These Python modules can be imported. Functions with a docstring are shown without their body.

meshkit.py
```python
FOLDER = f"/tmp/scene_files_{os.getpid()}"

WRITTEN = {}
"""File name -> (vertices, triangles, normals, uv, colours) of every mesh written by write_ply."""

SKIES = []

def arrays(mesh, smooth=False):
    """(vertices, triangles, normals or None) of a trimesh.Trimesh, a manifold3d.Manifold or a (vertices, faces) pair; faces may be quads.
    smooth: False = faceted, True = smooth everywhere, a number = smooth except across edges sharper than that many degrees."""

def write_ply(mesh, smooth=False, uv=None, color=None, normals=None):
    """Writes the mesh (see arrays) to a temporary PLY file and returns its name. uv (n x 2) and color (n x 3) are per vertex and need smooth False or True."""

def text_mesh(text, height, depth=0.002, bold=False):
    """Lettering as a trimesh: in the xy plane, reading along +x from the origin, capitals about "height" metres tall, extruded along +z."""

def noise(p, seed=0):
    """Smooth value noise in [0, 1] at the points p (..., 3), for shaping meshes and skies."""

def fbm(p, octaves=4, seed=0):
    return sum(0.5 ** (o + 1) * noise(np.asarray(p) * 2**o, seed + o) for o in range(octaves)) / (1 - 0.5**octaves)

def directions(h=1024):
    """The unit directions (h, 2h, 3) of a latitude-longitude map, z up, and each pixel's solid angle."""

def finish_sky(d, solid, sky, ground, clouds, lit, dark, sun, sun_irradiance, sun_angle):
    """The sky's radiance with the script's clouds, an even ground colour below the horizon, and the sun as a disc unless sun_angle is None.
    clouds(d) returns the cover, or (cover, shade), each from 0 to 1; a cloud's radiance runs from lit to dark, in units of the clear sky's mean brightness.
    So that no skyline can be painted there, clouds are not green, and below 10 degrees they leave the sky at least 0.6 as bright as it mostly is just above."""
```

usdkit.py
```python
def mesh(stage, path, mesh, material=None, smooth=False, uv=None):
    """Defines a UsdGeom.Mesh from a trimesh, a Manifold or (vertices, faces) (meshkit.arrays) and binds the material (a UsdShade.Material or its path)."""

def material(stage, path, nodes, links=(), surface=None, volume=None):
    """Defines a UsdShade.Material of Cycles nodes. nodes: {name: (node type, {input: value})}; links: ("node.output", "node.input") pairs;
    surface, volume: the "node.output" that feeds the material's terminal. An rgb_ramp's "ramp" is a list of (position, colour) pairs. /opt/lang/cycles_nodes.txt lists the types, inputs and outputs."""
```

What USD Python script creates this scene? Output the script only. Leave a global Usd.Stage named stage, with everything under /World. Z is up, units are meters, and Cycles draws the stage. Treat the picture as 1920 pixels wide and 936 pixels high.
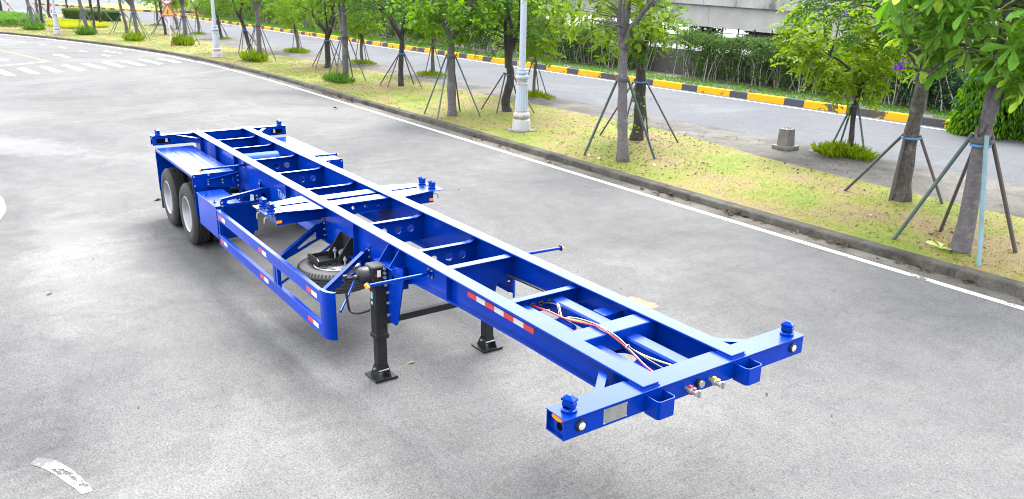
import math, random
import numpy as np, trimesh
from shapely.geometry import Polygon, Point, LineString, box as sbox
from shapely.ops import unary_union
from scipy.spatial import ConvexHull
from pxr import Usd, UsdGeom, UsdLux, UsdShade, Gf, Sdf, Vt
import usdkit, meshkit

stage = Usd.Stage.CreateInMemory()
UsdGeom.SetStageUpAxis(stage, UsdGeom.Tokens.z)
UsdGeom.SetStageMetersPerUnit(stage, 1.0)
stage.SetDefaultPrim(UsdGeom.Xform.Define(stage, "/World").GetPrim())
UsdGeom.Scope.Define(stage, "/World/Looks")
RNG = np.random.default_rng(7)

# ------------------------------------------------------------ camera
CAM_R = np.array([[0.570148, 0.8214001, 0.0152672], [0.2619794, -0.1641683, -0.9510077], [-0.7786514, 0.5462148, -0.3087901]])
CAM_C = np.array([15.6067, -4.1498, 4.1149])
cam = UsdGeom.Camera.Define(stage, "/World/camera")
cam.CreateHorizontalApertureAttr(36.0)
cam.CreateVerticalApertureAttr(36.0 * 936 / 1920)
cam.CreateFocalLengthAttr(36.0 * 1504.02 / 1920)
cam.CreateClippingRangeAttr(Gf.Vec2f(0.05, 3000))
cam.CreateExposureAttr(3.13)
X, Y, Z = CAM_R[0], -CAM_R[1], -CAM_R[2]
cam.AddTransformOp().Set(Gf.Matrix4d(*X, 0, *Y, 0, *Z, 0, *CAM_C, 1))

# ------------------------------------------------------------ sky and sun
SUN_EL, SUN_TO = math.radians(60), np.array([-0.62, 0.78])
sd = np.array([*(SUN_TO / np.linalg.norm(SUN_TO) * math.cos(SUN_EL)), math.sin(SUN_EL)])
sky_mat = usdkit.material(stage, "/World/Looks/sky_air", {
    "tc": ("texture_coordinate", {}),
    "sky": ("sky_texture", {"sky_type": "single_scattering", "sun_disc": False, "sun_elevation": SUN_EL,
                            "sun_rotation": math.atan2(sd[0], sd[1]), "aerosol_density": 2.0}),
    "map": ("mapping", {"scale": (1.0, 1.0, 2.2)}),
    "n": ("noise_texture", {"scale": 2.3, "detail": 7, "roughness": 0.55}),
    "r": ("rgb_ramp", {"ramp": [(0.30, (0.66,) * 3), (0.62, (1,) * 3)]}),
    "c": ("rgb_ramp", {"ramp": [(0.3, (5.0, 5.15, 5.4)), (0.7, (6.6, 6.65, 6.7))]}),
    "dt": ("vector_math", {"math_type": "dot_product", "vector2": tuple(sd)}),      # thin cloud glows round the hazed sun
    "dm": ("math", {"math_type": "maximum", "value2": 0.0}), "dp": ("math", {"math_type": "power", "value2": 3.0}),
    "dg": ("math", {"math_type": "multiply_add", "value2": 1.0, "value3": 0.75}),
    "cs": ("vector_math", {"math_type": "scale", "scale": 1.0}),
    "m": ("mix_color", {"use_clamp": False}),
    "b": ("background_shader", {"strength": 0.15}),
}, [("tc.generated", "map.vector"), ("map.vector", "n.vector"), ("n.fac", "r.fac"), ("n.fac", "c.fac"), ("r.color", "m.fac"),
    ("sky.color", "m.a"), ("c.color", "cs.vector1"), ("tc.generated", "dt.vector1"), ("dt.value", "dm.value1"), ("dm.value", "dp.value1"), ("dp.value", "dg.value1"), ("dg.value", "cs.scale"), ("cs.vector", "m.b"), ("m.result", "b.color")], surface="b.background")
sky = UsdLux.DomeLight.Define(stage, "/World/sky")
sky.CreateIntensityAttr(1.0)
UsdShade.MaterialBindingAPI.Apply(sky.GetPrim()).Bind(sky_mat)
sky.GetPrim().SetCustomDataByKey("kind", "structure")
sun = UsdLux.DistantLight.Define(stage, "/World/sun")
sun.CreateIntensityAttr(0.42)
sun.CreateAngleAttr(30.0)
sun.CreateNormalizeAttr(True)
sun.CreateColorAttr(Gf.Vec3f(1.0, 0.96, 0.90))
zz = sd
xx = np.cross([0, 1, 0], zz); xx /= np.linalg.norm(xx)
yy = np.cross(zz, xx)
sun.AddTransformOp().Set(Gf.Matrix4d(*xx, 0, *yy, 0, *zz, 0, 0, 0, 30, 1))

# ------------------------------------------------------------ materials
K = 0.42          # albedos below are written for a dimmer sky
def kk(c, k=K): return tuple(float(q) for q in np.array(c, float) * k)
def mat(name, color, rough=0.6, metal=0.0, coat=0.0, coat_rough=0.05, spec=0.5, var=0.0, vscale=3.0, bump=0.0, bscale=40.0, island=0.0, stretch=None, extra=None):
    color = kk(color)
    n = {"p": ("principled_bsdf", {"base_color": color, "roughness": rough, "metallic": metal, "coat_weight": coat, "coat_roughness": coat_rough, "specular_ior_level": spec, **(extra or {})}),
         "g": ("geometry", {})}
    L = []
    vec = "g.position"
    if stretch:
        n["mp"] = ("mapping", {"scale": stretch}); L.append(("g.position", "mp.vector")); vec = "mp.vector"
    src = None
    if var:
        n["n"] = ("noise_texture", {"scale": vscale, "detail": 6, "roughness": 0.6})
        c = np.array(color)
        n["r"] = ("rgb_ramp", {"ramp": [(0.25, tuple(c * (1 - var))), (0.75, tuple(np.minimum(c * (1 + var), 0.95)))]})
        L += [(vec, "n.vector"), ("n.fac", "r.fac")]
        src = "r.color"
    if island:
        n["mr"] = ("map_range", {"to_min": 1 - island, "to_max": 1 + island})
        n["hs"] = ("hsv", {"color": color})
        L += [("g.random_per_island", "mr.value"), ("mr.result", "hs.value")]
        if src: L.append((src, "hs.color"))
        src = "hs.color"
    if src: L.append((src, "p.base_color"))
    if bump:
        n["bn"] = ("noise_texture", {"scale": bscale, "detail": 5})
        n["bp"] = ("bump", {"strength": bump, "distance": 0.02})
        L += [(vec, "bn.vector"), ("bn.fac", "bp.height"), ("bp.normal", "p.normal")]
    return usdkit.material(stage, "/World/Looks/" + name, n, L, surface="p.BSDF")

KL = 0.80
def leafmat(name, c1, c2, c3=None, trans=0.45, rough=0.42):
    """leaf colours per leaf, from c1 to c2 (a few c3), light partly through"""
    c1, c2, c3 = kk(c1, KL), kk(c2, KL), kk(c3 or c2, KL)
    ramp = [(0.0, c1), (0.55, tuple((np.array(c1) + c2) / 2)), (0.9, c2), (1.0, c3 or c2)]
    n = {"g": ("geometry", {}), "r": ("rgb_ramp", {"ramp": ramp}), "p": ("principled_bsdf", {"roughness": rough + .12, "specular_ior_level": 0.10}),
         "h": ("hsv", {"value": 1.5, "saturation": 1.08, "hue": 0.49}), "t": ("translucent_bsdf", {}), "m": ("mix_closure", {"fac": trans})}
    L = [("g.random_per_island", "r.fac"), ("r.color", "p.base_color"), ("r.color", "h.color"), ("h.color", "t.color"), ("p.BSDF", "m.closure1"), ("t.BSDF", "m.closure2")]
    return usdkit.material(stage, "/World/Looks/" + name, n, L, surface="m.closure")

M = {}
def blue(name, col, rough):
    return usdkit.material(stage, "/World/Looks/" + name, {
        "g": ("geometry", {}), "n": ("noise_texture", {"scale": 1.7, "detail": 5}), "n2": ("noise_texture", {"scale": 90, "detail": 3}),
        "r": ("map_range", {"from_min": 0.3, "from_max": 0.7, "to_min": rough * 0.8, "to_max": rough * 1.3}),
        "b": ("bump", {"strength": 0.05, "distance": 0.004}),
        "dn": ("noise_texture", {"scale": 6.0, "detail": 8, "roughness": 0.7}), "dr": ("rgb_ramp", {"ramp": [(0.62, (0, 0, 0)), (0.8, (0.05,) * 3)]}),
        "tn": ("noise_texture", {"scale": 0.9, "detail": 7, "roughness": 0.65}), "tr": ("rgb_ramp", {"ramp": [(0.33, tuple(.78 * q for q in col)), (0.67, tuple(1.22 * q for q in col))]}),
        "mx": ("mix_color", {"a": col, "b": (0.12, 0.12, 0.13)}),
        "p": ("principled_bsdf", {"specular_ior_level": 0.5, "ior": 1.43, "specular_tint": (0.05, 0.26, 1.0)})},
        [("g.position", "n.vector"), ("g.position", "n2.vector"), ("n.fac", "r.value"), ("r.result", "p.roughness"), ("n2.fac", "b.height"), ("b.normal", "p.normal"),
         ("g.position", "dn.vector"), ("dn.fac", "dr.fac"), ("dr.color", "mx.fac"), ("g.position", "tn.vector"), ("tn.fac", "tr.fac"), ("tr.color", "mx.a"), ("mx.result", "p.base_color")], surface="p.BSDF")
M["blue"] = blue("blue_paint", (0.00005, 0.0088, 0.094), 0.22)
M["tank"] = mat("tank_paint", (0.004, 0.075, 0.33), 0.5, spec=0.12)
M["black"] = mat("black_paint", (0.005, 0.0055, 0.007), 0.42, spec=0.2, var=0.3, vscale=9)
M["rubber"] = mat("tyre_rubber", (0.016, 0.016, 0.018), 0.7, spec=0.18, var=0.35, vscale=14, bump=0.05, bscale=120)
M["flap"] = mat("flap_rubber", (0.015, 0.015, 0.017), 0.6)
M["rim"] = mat("silver_rim", (0.36, 0.365, 0.38), 0.42, metal=0.35)
M["steel"] = mat("bare_steel", (0.38, 0.38, 0.38), 0.38, metal=0.7)
M["zinc"] = mat("zinc_bolt", (0.4, 0.4, 0.42), 0.38, metal=0.6)
M["plate"] = mat("plate_metal", (0.24, 0.24, 0.23), 0.42, metal=0.4, var=0.1, vscale=30)
M["etch"] = mat("etched_line", (0.12, 0.12, 0.11), 0.6)
M["red_reflect"] = mat("red_reflective", (0.42, 0.008, 0.010), 0.35, coat=0.4)
M["white_reflect"] = mat("white_reflective", (0.50, 0.52, 0.53), 0.35, coat=0.4, var=0.05, vscale=60)
M["amber"] = mat("amber_lens", (1.0, 0.27, 0.0), 0.35, spec=0.15)
M["clear_lens"] = mat("clear_lens", (0.42, 0.46, 0.5), 0.12, coat=0.8)
M["red_hose"] = mat("red_hose", (0.42, 0.01, 0.012), 0.32, coat=0.3)
M["yellow_hose"] = mat("yellow_hose", (0.5, 0.4, 0.03), 0.32, coat=0.3)
M["black_hose"] = mat("black_hose", (0.02, 0.02, 0.02), 0.4)
M["white_cable"] = mat("white_cable", (0.5, 0.5, 0.48), 0.4)
M["decal"] = mat("decal_white", (0.30, 0.42, 0.55), 0.5)
M["sticker"] = mat("sticker_teal", (0.25, 0.45, 0.42), 0.5)
M["hole"] = mat("dark_recess", (0.002, 0.0025, 0.005), 0.95, spec=0.02)

# ------------------------------------------------------------ geometry helpers
def cbox(x0, x1, y0, y1, z0, z1, c=0.003):
    c = min(c, 0.3 * min(x1 - x0, y1 - y0, z1 - z0))
    P = []
    for a in (0, 1):
        for b in (0, 1):
            for d in (0, 1):
                sx, sy, sz = (1 - 2 * a), (1 - 2 * b), (1 - 2 * d)
                v = np.array([(x0, x1)[a], (y0, y1)[b], (z0, z1)[d]], float)
                P += [v + (0, sy * c, sz * c), v + (sx * c, 0, sz * c), v + (sx * c, sy * c, 0)]
    return hull(P)

def hull(P):
    P = np.asarray(P, float)
    h = ConvexHull(P)
    m = trimesh.Trimesh(P, h.simplices, process=False)
    c = P.mean(0)
    n = np.cross(P[h.simplices[:, 1]] - P[h.simplices[:, 0]], P[h.simplices[:, 2]] - P[h.simplices[:, 0]])
    f = h.simplices.copy()
    bad = np.einsum("ij,ij->i", n, P[f[:, 0]] - c) < 0
    f[bad] = f[bad][:, ::-1]
    used, inv = np.unique(f, return_inverse=True)
    return trimesh.Trimesh(P[used], inv.reshape(f.shape), process=False)

def tubemesh(pts, r, n=8, caps=True):
    pts = np.asarray(pts, float)
    r = np.broadcast_to(np.asarray(r, float), (len(pts),))
    t = np.gradient(pts, axis=0)
    t /= np.linalg.norm(t, axis=1, keepdims=True) + 1e-12
    a = np.array([0, 0, 1.0]) if abs(t[0][2]) < 0.9 else np.array([1.0, 0, 0])
    u = np.cross(t[0], a); u /= np.linalg.norm(u)
    V = []
    ang = np.arange(n) / n * 2 * math.pi
    for i in range(len(pts)):
        u = u - t[i] * (u @ t[i]); u /= np.linalg.norm(u)
        w = np.cross(t[i], u)
        V.append(pts[i] + r[i] * (np.cos(ang)[:, None] * u + np.sin(ang)[:, None] * w))
    V = np.vstack(V)
    F = []
    for i in range(len(pts) - 1):
        for k in range(n):
            a0, b0 = i * n + k, i * n + (k + 1) % n
            F += [(a0, b0, b0 + n), (a0, b0 + n, a0 + n)]
    if caps:
        V = np.vstack([V, pts[:1], pts[-1:]])
        c0, c1 = len(V) - 2, len(V) - 1
        e = (len(pts) - 1) * n
        for k in range(n):
            F += [(c0, (k + 1) % n, k), (c1, e + k, e + (k + 1) % n)]
    return trimesh.Trimesh(V, F, process=False)

def lathe(prof, n=24, axis="z", at=(0, 0, 0), flute=None):
    """prof: (radius, height) pairs; revolved about the axis"""
    prof = np.asarray(prof, float)
    ang = np.arange(n) / n * 2 * math.pi
    V = []
    for i, (r, h) in enumerate(prof):
        rr = np.full(n, r)
        if flute and flute[0] <= h <= flute[1]:
            rr = r * (1 + flute[3] * np.cos(ang * flute[2]))
        V.append(np.stack([rr * np.cos(ang), rr * np.sin(ang), np.full(n, h)], 1))
    V = np.vstack(V)
    F = []
    for i in range(len(prof) - 1):
        for k in range(n):
            a, b = i * n + k, i * n + (k + 1) % n
            F += [(a, b, b + n), (a, b + n, a + n)]
    if axis == "y": V = V[:, [1, 2, 0]]
    if axis == "x": V = V[:, [2, 0, 1]]
    return trimesh.Trimesh(V + np.array(at), F, process=False)

def prism(poly, h0, h1, plane="xz"):
    """shapely polygon (or point list) in the plane, extruded along the third axis from h0 to h1"""
    if not hasattr(poly, "geom_type"): poly = Polygon(poly)
    polys = list(poly.geoms) if hasattr(poly, "geoms") else [poly]
    out = []
    for pg in polys:
        m = trimesh.creation.extrude_polygon(pg, h1 - h0, engine="earcut")
        v = np.array(m.vertices); v[:, 2] += h0; f = np.array(m.faces)
        if plane == "xz": v = v[:, [0, 2, 1]]; f = f[:, ::-1]
        elif plane == "yz": v = v[:, [2, 0, 1]]
        out.append(trimesh.Trimesh(v, f, process=False))
    return trimesh.util.concatenate(out)

def bar(p0, p1, w, h, up=(0, 0, 1)):
    """a rectangular bar from p0 to p1, w wide across and h deep along up"""
    p0, p1 = np.array(p0, float), np.array(p1, float)
    d = p1 - p0; d /= np.linalg.norm(d)
    s = np.cross(d, up); s /= np.linalg.norm(s)
    u = np.cross(s, d)
    return hull([p + a * w / 2 * s + b * h / 2 * u for p in (p0, p1) for a in (-1, 1) for b in (-1, 1)])

class MB:
    def __init__(self): self.m = []
    def add(self, m): self.m.append(m); return self
    def box(self, *a, **k): return self.add(cbox(*a, **k))
    def tube(self, *a, **k): return self.add(tubemesh(*a, **k))
    def lathe(self, *a, **k): return self.add(lathe(*a, **k))
    def prism(self, *a, **k): return self.add(prism(*a, **k))
    def bar(self, *a, **k): return self.add(bar(*a, **k))
    def mirror(self):
        out = []
        for m in self.m:
            v = np.array(m.vertices); v[:, 1] *= -1
            out.append(trimesh.Trimesh(v, np.array(m.faces)[:, ::-1], process=False))
        n = MB(); n.m = out; return n
    def build(self, name, material, parent=None, smooth=False, **k):
        return obj(name, trimesh.util.concatenate(self.m) if len(self.m) > 1 else self.m[0], material, parent, smooth, **k)

TAKEN = set()
def numbered(parent, name):
    p, i = f"{parent}/{name}", 0
    while p in TAKEN:
        i += 1; p = f"{parent}/{name}_{i:03d}"
    TAKEN.add(p)
    return p

def obj(name, mesh, material, parent=None, smooth=False, label=None, cat=None, group=None, kind=None):
    p = numbered(parent or "/World", name)
    usdkit.mesh(stage, p, mesh, M[material] if isinstance(material, str) else material, smooth=smooth)
    tag(p, label, cat, group, kind)
    return p

def tag(p, label=None, cat=None, group=None, kind=None):
    o = stage.GetPrimAtPath(p)
    for k, v in (("label", label), ("category", cat), ("group", group), ("kind", kind)):
        if v: o.SetCustomDataByKey(k, v)

def thing(name, label, cat, loc=(0, 0, 0), rotz=0, group=None, scale=None):
    p = numbered("/World", name)
    x = UsdGeom.Xform.Define(stage, p)
    x.AddTranslateOp().Set(Gf.Vec3d(*map(float, loc)))
    if rotz: x.AddRotateZOp().Set(float(rotz))
    if scale: x.AddScaleOp().Set(Gf.Vec3f(*map(float, np.broadcast_to(scale, 3))))
    tag(p, label, cat, group)
    return p

def dup(src, loc, rotz=0, label=None, group=None, scale=None):
    """a copy of a thing with its parts under the next number"""
    base = src.rsplit("/", 1)[1]
    was = stage.GetPrimAtPath(src).GetCustomData()
    p = thing(base, label or was["label"], was["category"], loc, rotz, group or was.get("group"), scale)
    o = stage.GetPrimAtPath(p)
    o.GetReferences().AddInternalReference(src)
    o.SetInstanceable(True)
    return p

def bolts(name, pts, axis, r=0.014, h=0.012, parent=None, material="zinc"):
    b = MB()
    for q in pts:
        q = np.array(q, float); d = np.array(axis, float)
        b.tube([q - d * 0.003, q + d * h], r, n=6)
    return b.build(name, material, parent)

# ============================================================ the trailer (x towards its front, z up, near side is -y)
T = thing("container_trailer", "long bright blue skeletal container trailer standing unhitched on its black landing legs", "trailer")
H = 1.484          # deck height at the twist locks

# -- main rails
ZB = [(-0.06, 1.03), (6.0, 1.035), (8.15, 1.05), (8.72, 1.215), (9.7, 1.262), (10.6, 1.284), (12.0, 1.29)]
def rail(s):
    y = 0.455 * s
    bot = [(x, z + 0.012) for x, z in ZB]
    poly = Polygon(bot + [(12.0, 1.497), (-0.06, 1.497)])
    w = prism(poly, y - 0.007, y + 0.007, "xz")
    r = obj("main_rail", w, "blue", T)
    obj("top_flange", cbox(-0.07, 12.055, y - 0.076, y + 0.076, 1.494, 1.512, 0.004), "blue", r)
    f = MB()
    for (xa, za), (xb, zb) in zip(ZB[:-1], ZB[1:]):
        f.add(hull([(x, y + q * 0.075, z + d) for x, z in ((xa, za), (xb, zb)) for q in (-1, 1) for d in (0, 0.015)]))
    f.build("bottom_flange", "blue", r)
    # welded stiffeners on the outer face
    for x in (0.5, 1.5, 2.55, 4.95, 7.2, 9.35):
        zb = np.interp(x, *zip(*ZB)) + 0.014
        obj("stiffener", cbox(x - 0.005, x + 0.005, min(y + s * .0075, y + s * .07), max(y + s * .0075, y + s * .07), zb + .002, 1.493, 0.001), "blue", r)
    obj("weld_pad", cbox(11.905, 12.062, y - 0.082, y + 0.082, H - 0.001, 1.4945, 0.003), "blue", r)
    return r
RAIL_N, RAIL_F = rail(-1), rail(1)
# red and white conspicuity tape on the near rail of the gooseneck
xs = np.linspace(9.645, 10.69, 8)
for k in range(7):
    obj("reflective_strip", cbox(xs[k] + .001, xs[k + 1] - .001, -0.4655, -0.462, 1.378, 1.43, 0.0006), ("red_reflect", "white_reflect")[k % 2], RAIL_N)
# company lettering on the near rail web, largely hidden by the middle bolster plate
tm = meshkit.text_mesh("Thaco T", 0.115, 0.002, bold=False)
v = np.array(tm.vertices)
tm = trimesh.Trimesh(np.stack([4.43 + v[:, 0], -0.4622 - v[:, 2], 1.205 + v[:, 1]], 1), tm.faces, process=False)
obj("lettering", tm, "decal", RAIL_N)

# -- cross members
def cross(x, holes=True, zt=1.428, zb=1.13, fw=0.07, curve=True, ze=1.487):
    hw = 0.447
    yy = np.linspace(-hw, hw, 41)
    if curve:
        t = np.clip((np.abs(yy) - 0.30) / (hw - 0.30), 0, 1)
        top = zt + (ze - zt) * (t ** 2)
    else:
        top = np.full_like(yy, zt)
    poly = Polygon([(-hw, zb)] + list(zip(yy, top)) + [(hw, zb)])
    if holes:
        for hy in (-0.27, -0.10, 0.09, 0.26):
            poly = poly.difference(Point(hy, (zt + zb) / 2 + 0.02).buffer(0.047, 10))
    c = MB().prism(poly, x - 0.006, x + 0.006, "yz")
    w = c.build("cross_member", "blue", T)
    V, F = [], []
    for a, b in zip(yy, top):
        V += [(x - fw * .25, a, b), (x + fw * .75, a, b), (x - fw * .25, a, b + 0.01), (x + fw * .75, a, b + 0.01)]
    for i in range(len(yy) - 1):
        o = i * 4
        F += [(o + 2, o + 3, o + 7), (o + 2, o + 7, o + 6), (o, o + 5, o + 1), (o, o + 4, o + 5), (o + 1, o + 7, o + 3), (o + 1, o + 5, o + 7), (o, o + 2, o + 6), (o, o + 6, o + 4)]
    obj("flange", trimesh.Trimesh(V, F, process=False), "blue", w)
    return w
for x in (0.75, 1.66, 2.80, 3.93, 5.12):
    cross(x, holes=x > 2)
for x in (7.13, 8.35): cross(x)
cross(9.08, holes=False, zt=1.468, zb=1.19, fw=0.10)
c10 = cross(10.15, holes=False, zt=1.462, zb=1.30, fw=0.075, curve=False)
obj("cross_member", cbox(11.0, 11.2, -0.447, 0.447, 1.31, 1.488, 0.006), "blue", T)
obj("cross_member", cbox(4.75, 4.87, -0.447, 0.447, 1.06, 1.14, 0.004), "blue", T)

# -- gooseneck floor: channels, king pin plate, small plates
ch = MB()
for x0, x1 in ((10.20, 10.995), (11.205, 11.868)):
    for yc in (0.155, -0.245):
        prof = [(yc - .075, 1.30), (yc - .075, 1.405), (yc - .06, 1.42), (yc + .06, 1.42), (yc + .075, 1.405), (yc + .075, 1.30)]
        obj("gooseneck_channel", prism(prof, x0, x1, "yz"), "blue", T, smooth=25)
obj("gooseneck_crosspiece", cbox(10.62, 10.78, 0.232, 0.446, 1.33, 1.421, .004), "blue", T)
obj("gooseneck_crosspiece", cbox(10.62, 10.78, -0.446, -0.322, 1.33, 1.421, .004), "blue", T)
pl = Polygon([(11.05, -.445), (12.0, -.445), (12.0, .445), (11.05, .445)]).difference(Point(11.29, 0.0).buffer(0.105, 16))
obj("king_pin_plate", prism(pl, 1.278, 1.290, "xy"), "blue", T)
for (a, b, c_, d) in ((10.38, 10.58, -.14, .00), (10.38, 10.58, .02, .07)):
    obj("gooseneck_plate", cbox(a, b, c_, d, 1.295, 1.303, .002), "blue", T)
obj("gooseneck_box", cbox(10.37, 10.60, -.16, .075, 1.262, 1.294, .003), "blue", T)

# -- air and electric lines through the gooseneck
def bez(P, n=24):
    from scipy.interpolate import CubicSpline
    P = np.array(P, float); t = np.arange(len(P))
    return CubicSpline(t, P)(np.linspace(0, len(P) - 1, n))
for k, gy in enumerate((-0.10, 0.0, 0.10)):
    obj("grommet", lathe([(0.014, 0), (0.026, 0), (0.030, .008), (0.026, .016), (0.014, .016)], 14, "x", (10.156, gy, 1.385)), "black_hose", c10, smooth=40)
obj("air_hose", tubemesh(bez([(10.15, -.10, 1.385), (10.30, -.105, 1.40), (10.5, -.12, 1.43), (10.72, -.125, 1.447), (11.03, -.10, 1.50), (11.2, -.10, 1.498), (11.42, -.10, 1.455), (11.65, -.14, 1.42), (11.872, -.16, 1.405)], 40), .0085, 8), "red_hose", T, smooth=True)
obj("air_hose", tubemesh(bez([(10.15, .10, 1.385), (10.25, .10, 1.405), (10.36, .06, 1.40), (10.52, -.04, 1.39), (10.72, -.112, 1.450), (11.03, -.084, 1.502), (11.2, -.086, 1.50), (11.42, -.086, 1.458), (11.62, -.04, 1.43), (11.872, .07, 1.41)], 44), .0075, 8), "yellow_hose", T, smooth=True)
obj("electric_cable", tubemesh(bez([(10.15, .0, 1.385), (10.25, .05, 1.40), (10.36, .05, 1.395), (10.5, -.05, 1.375), (10.72, -.105, 1.458), (11.03, -.092, 1.512), (11.2, -.093, 1.51), (11.42, -.093, 1.468), (11.65, -.06, 1.42), (11.872, -.04, 1.40)], 44), .006, 8), "black_hose", T, smooth=True)
obj("electric_cable", tubemesh(bez([(10.36, .05, 1.41), (10.45, .0, 1.36), (10.6, -.08, 1.40), (10.72, -.108, 1.466), (11.03, -.098, 1.516), (11.42, -.10, 1.474)], 30), .0032, 6), "white_cable", T, smooth=True)
for x, z in ((10.72, 1.45), (11.42, 1.462), (10.36, 1.402)):
    yt = {10.72: -.112, 11.42: -.093, 10.36: .055}[x]
    obj("cable_tie", lathe([(.017, 0), (.020, 0), (.020, .012), (.017, .012), (.017, 0)], 10, "x", (x, yt, z)), "white_cable", T)
obj("brake_line", tubemesh([(8.6, .36, 1.20), (9.0, .36, 1.26), (9.7, .37, 1.285), (10.1, .37, 1.30)], .012, 6), "black_hose", T, smooth=True)

# -- twist locks
def twist(x, y, parent, z=H, rot=0.0):
    t = MB()
    t.lathe([(.0, 0), (.052, 0), (.056, .008), (.056, .016), (.046, .020), (.044, .030)], 20)
    t.box(-.045, .045, -.030, .030, .028, .070, .008)
    top = [(-.048, -.031), (.048, -.031), (.048, .031), (-.048, .031)]
    t.add(hull([(a, b, .073) for a, b in top] + [(a * .98, b * .98, .088) for a, b in top] + [(a * .30, b * .30, .112) for a, b in top]))
    c, s_ = math.cos(rot), math.sin(rot)
    for m in t.m:
        v = np.array(m.vertices)
        m.vertices = np.stack([x + c * v[:, 0] - s_ * v[:, 1], y + s_ * v[:, 0] + c * v[:, 1], z + v[:, 2]], 1)
    return t.build("twist_lock", "blue", parent)

# -- front bolster
fb = MB()
fb.box(11.8905, 12.0615, -1.205, 1.205, 1.3355, 1.4755, .002)
fb.box(12.062, 12.07, -1.237, 1.237, 1.326, 1.4755, .001)
fb.box(11.882, 11.89, -1.237, 1.237, 1.326, 1.4755, .001)
fb.box(11.8905, 12.0615, -1.237, 1.237, 1.3262, 1.335, .001)
FB = fb.build("front_bolster", "blue", T)
obj("top_plate", cbox(11.872, 12.084, -1.24, 1.24, 1.4757, H, .003), "blue", FB)
for s in (-1, 1):
    twist(11.985, 1.1295 * s, FB, rot=.35)
    # amber side lamp and hole on the recessed end
    e = MB(); e.add(hull([(a, s * (1.2055 + d), b) for d, q in ((0, 1), (.018, .88)) for a, b in [(11.975 + q * .062 * math.cos(t), 1.449 + q * .021 * math.sin(t)) for t in np.linspace(0, 6.2832, 17)[:-1]]]))
    e.build("side_lamp", "amber", FB, smooth=40)
    obj("end_hole", lathe([(0, 0), (.028, 0), (.028, .002)], 18, "y", (11.985, 1.2058 if s > 0 else -1.2078, 1.385)), "hole", FB)
    lp = MB().lathe([(.030, 0), (.042, 0), (.042, .012), (.036, .020), (.029, .020)], 20, "x", (12.0705, 1.10 * s, 1.405))
    L_ = lp.build("marker_lamp", "black", FB, smooth=40)
    obj("lens", lathe([(.029, .014), (.027, .022), (.015, .028), (0.0005, .029)], 16, "x", (12.0705, 1.10 * s, 1.405)), "clear_lens", L_, smooth=40)
# sockets
for yc in (-0.435, 0.485):
    b = MB()
    hw, t_ = .085, .007
    outer = Polygon([(12.0705, yc - hw), (12.185, yc - hw), (12.205, yc - hw + .02), (12.205, yc + hw - .02), (12.185, yc + hw), (12.0705, yc + hw)])
    ring = outer.difference(outer.buffer(-t_, join_style=2).union(sbox(12.05, 12.08, yc - hw + t_, yc + hw - t_)))
    b.prism(ring, 1.315, 1.452, "xy")
    b.prism(outer.buffer(-t_ - .0005), 1.318, 1.326, "xy")
    b.add(hull([(12.0705, yc - .06, 1.3145), (12.0705, yc + .06, 1.3145), (12.16, yc - .05, 1.3145), (12.16, yc + .05, 1.3145), (12.08, yc - .04, 1.295), (12.08, yc + .04, 1.295), (12.13, yc - .04, 1.30), (12.13, yc + .04, 1.30)]))
    b.box(12.0705, 12.076, yc - hw - .012, yc - hw - .0005, 1.33, 1.46, .001)
    b.build("socket_box", "blue", FB)
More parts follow.
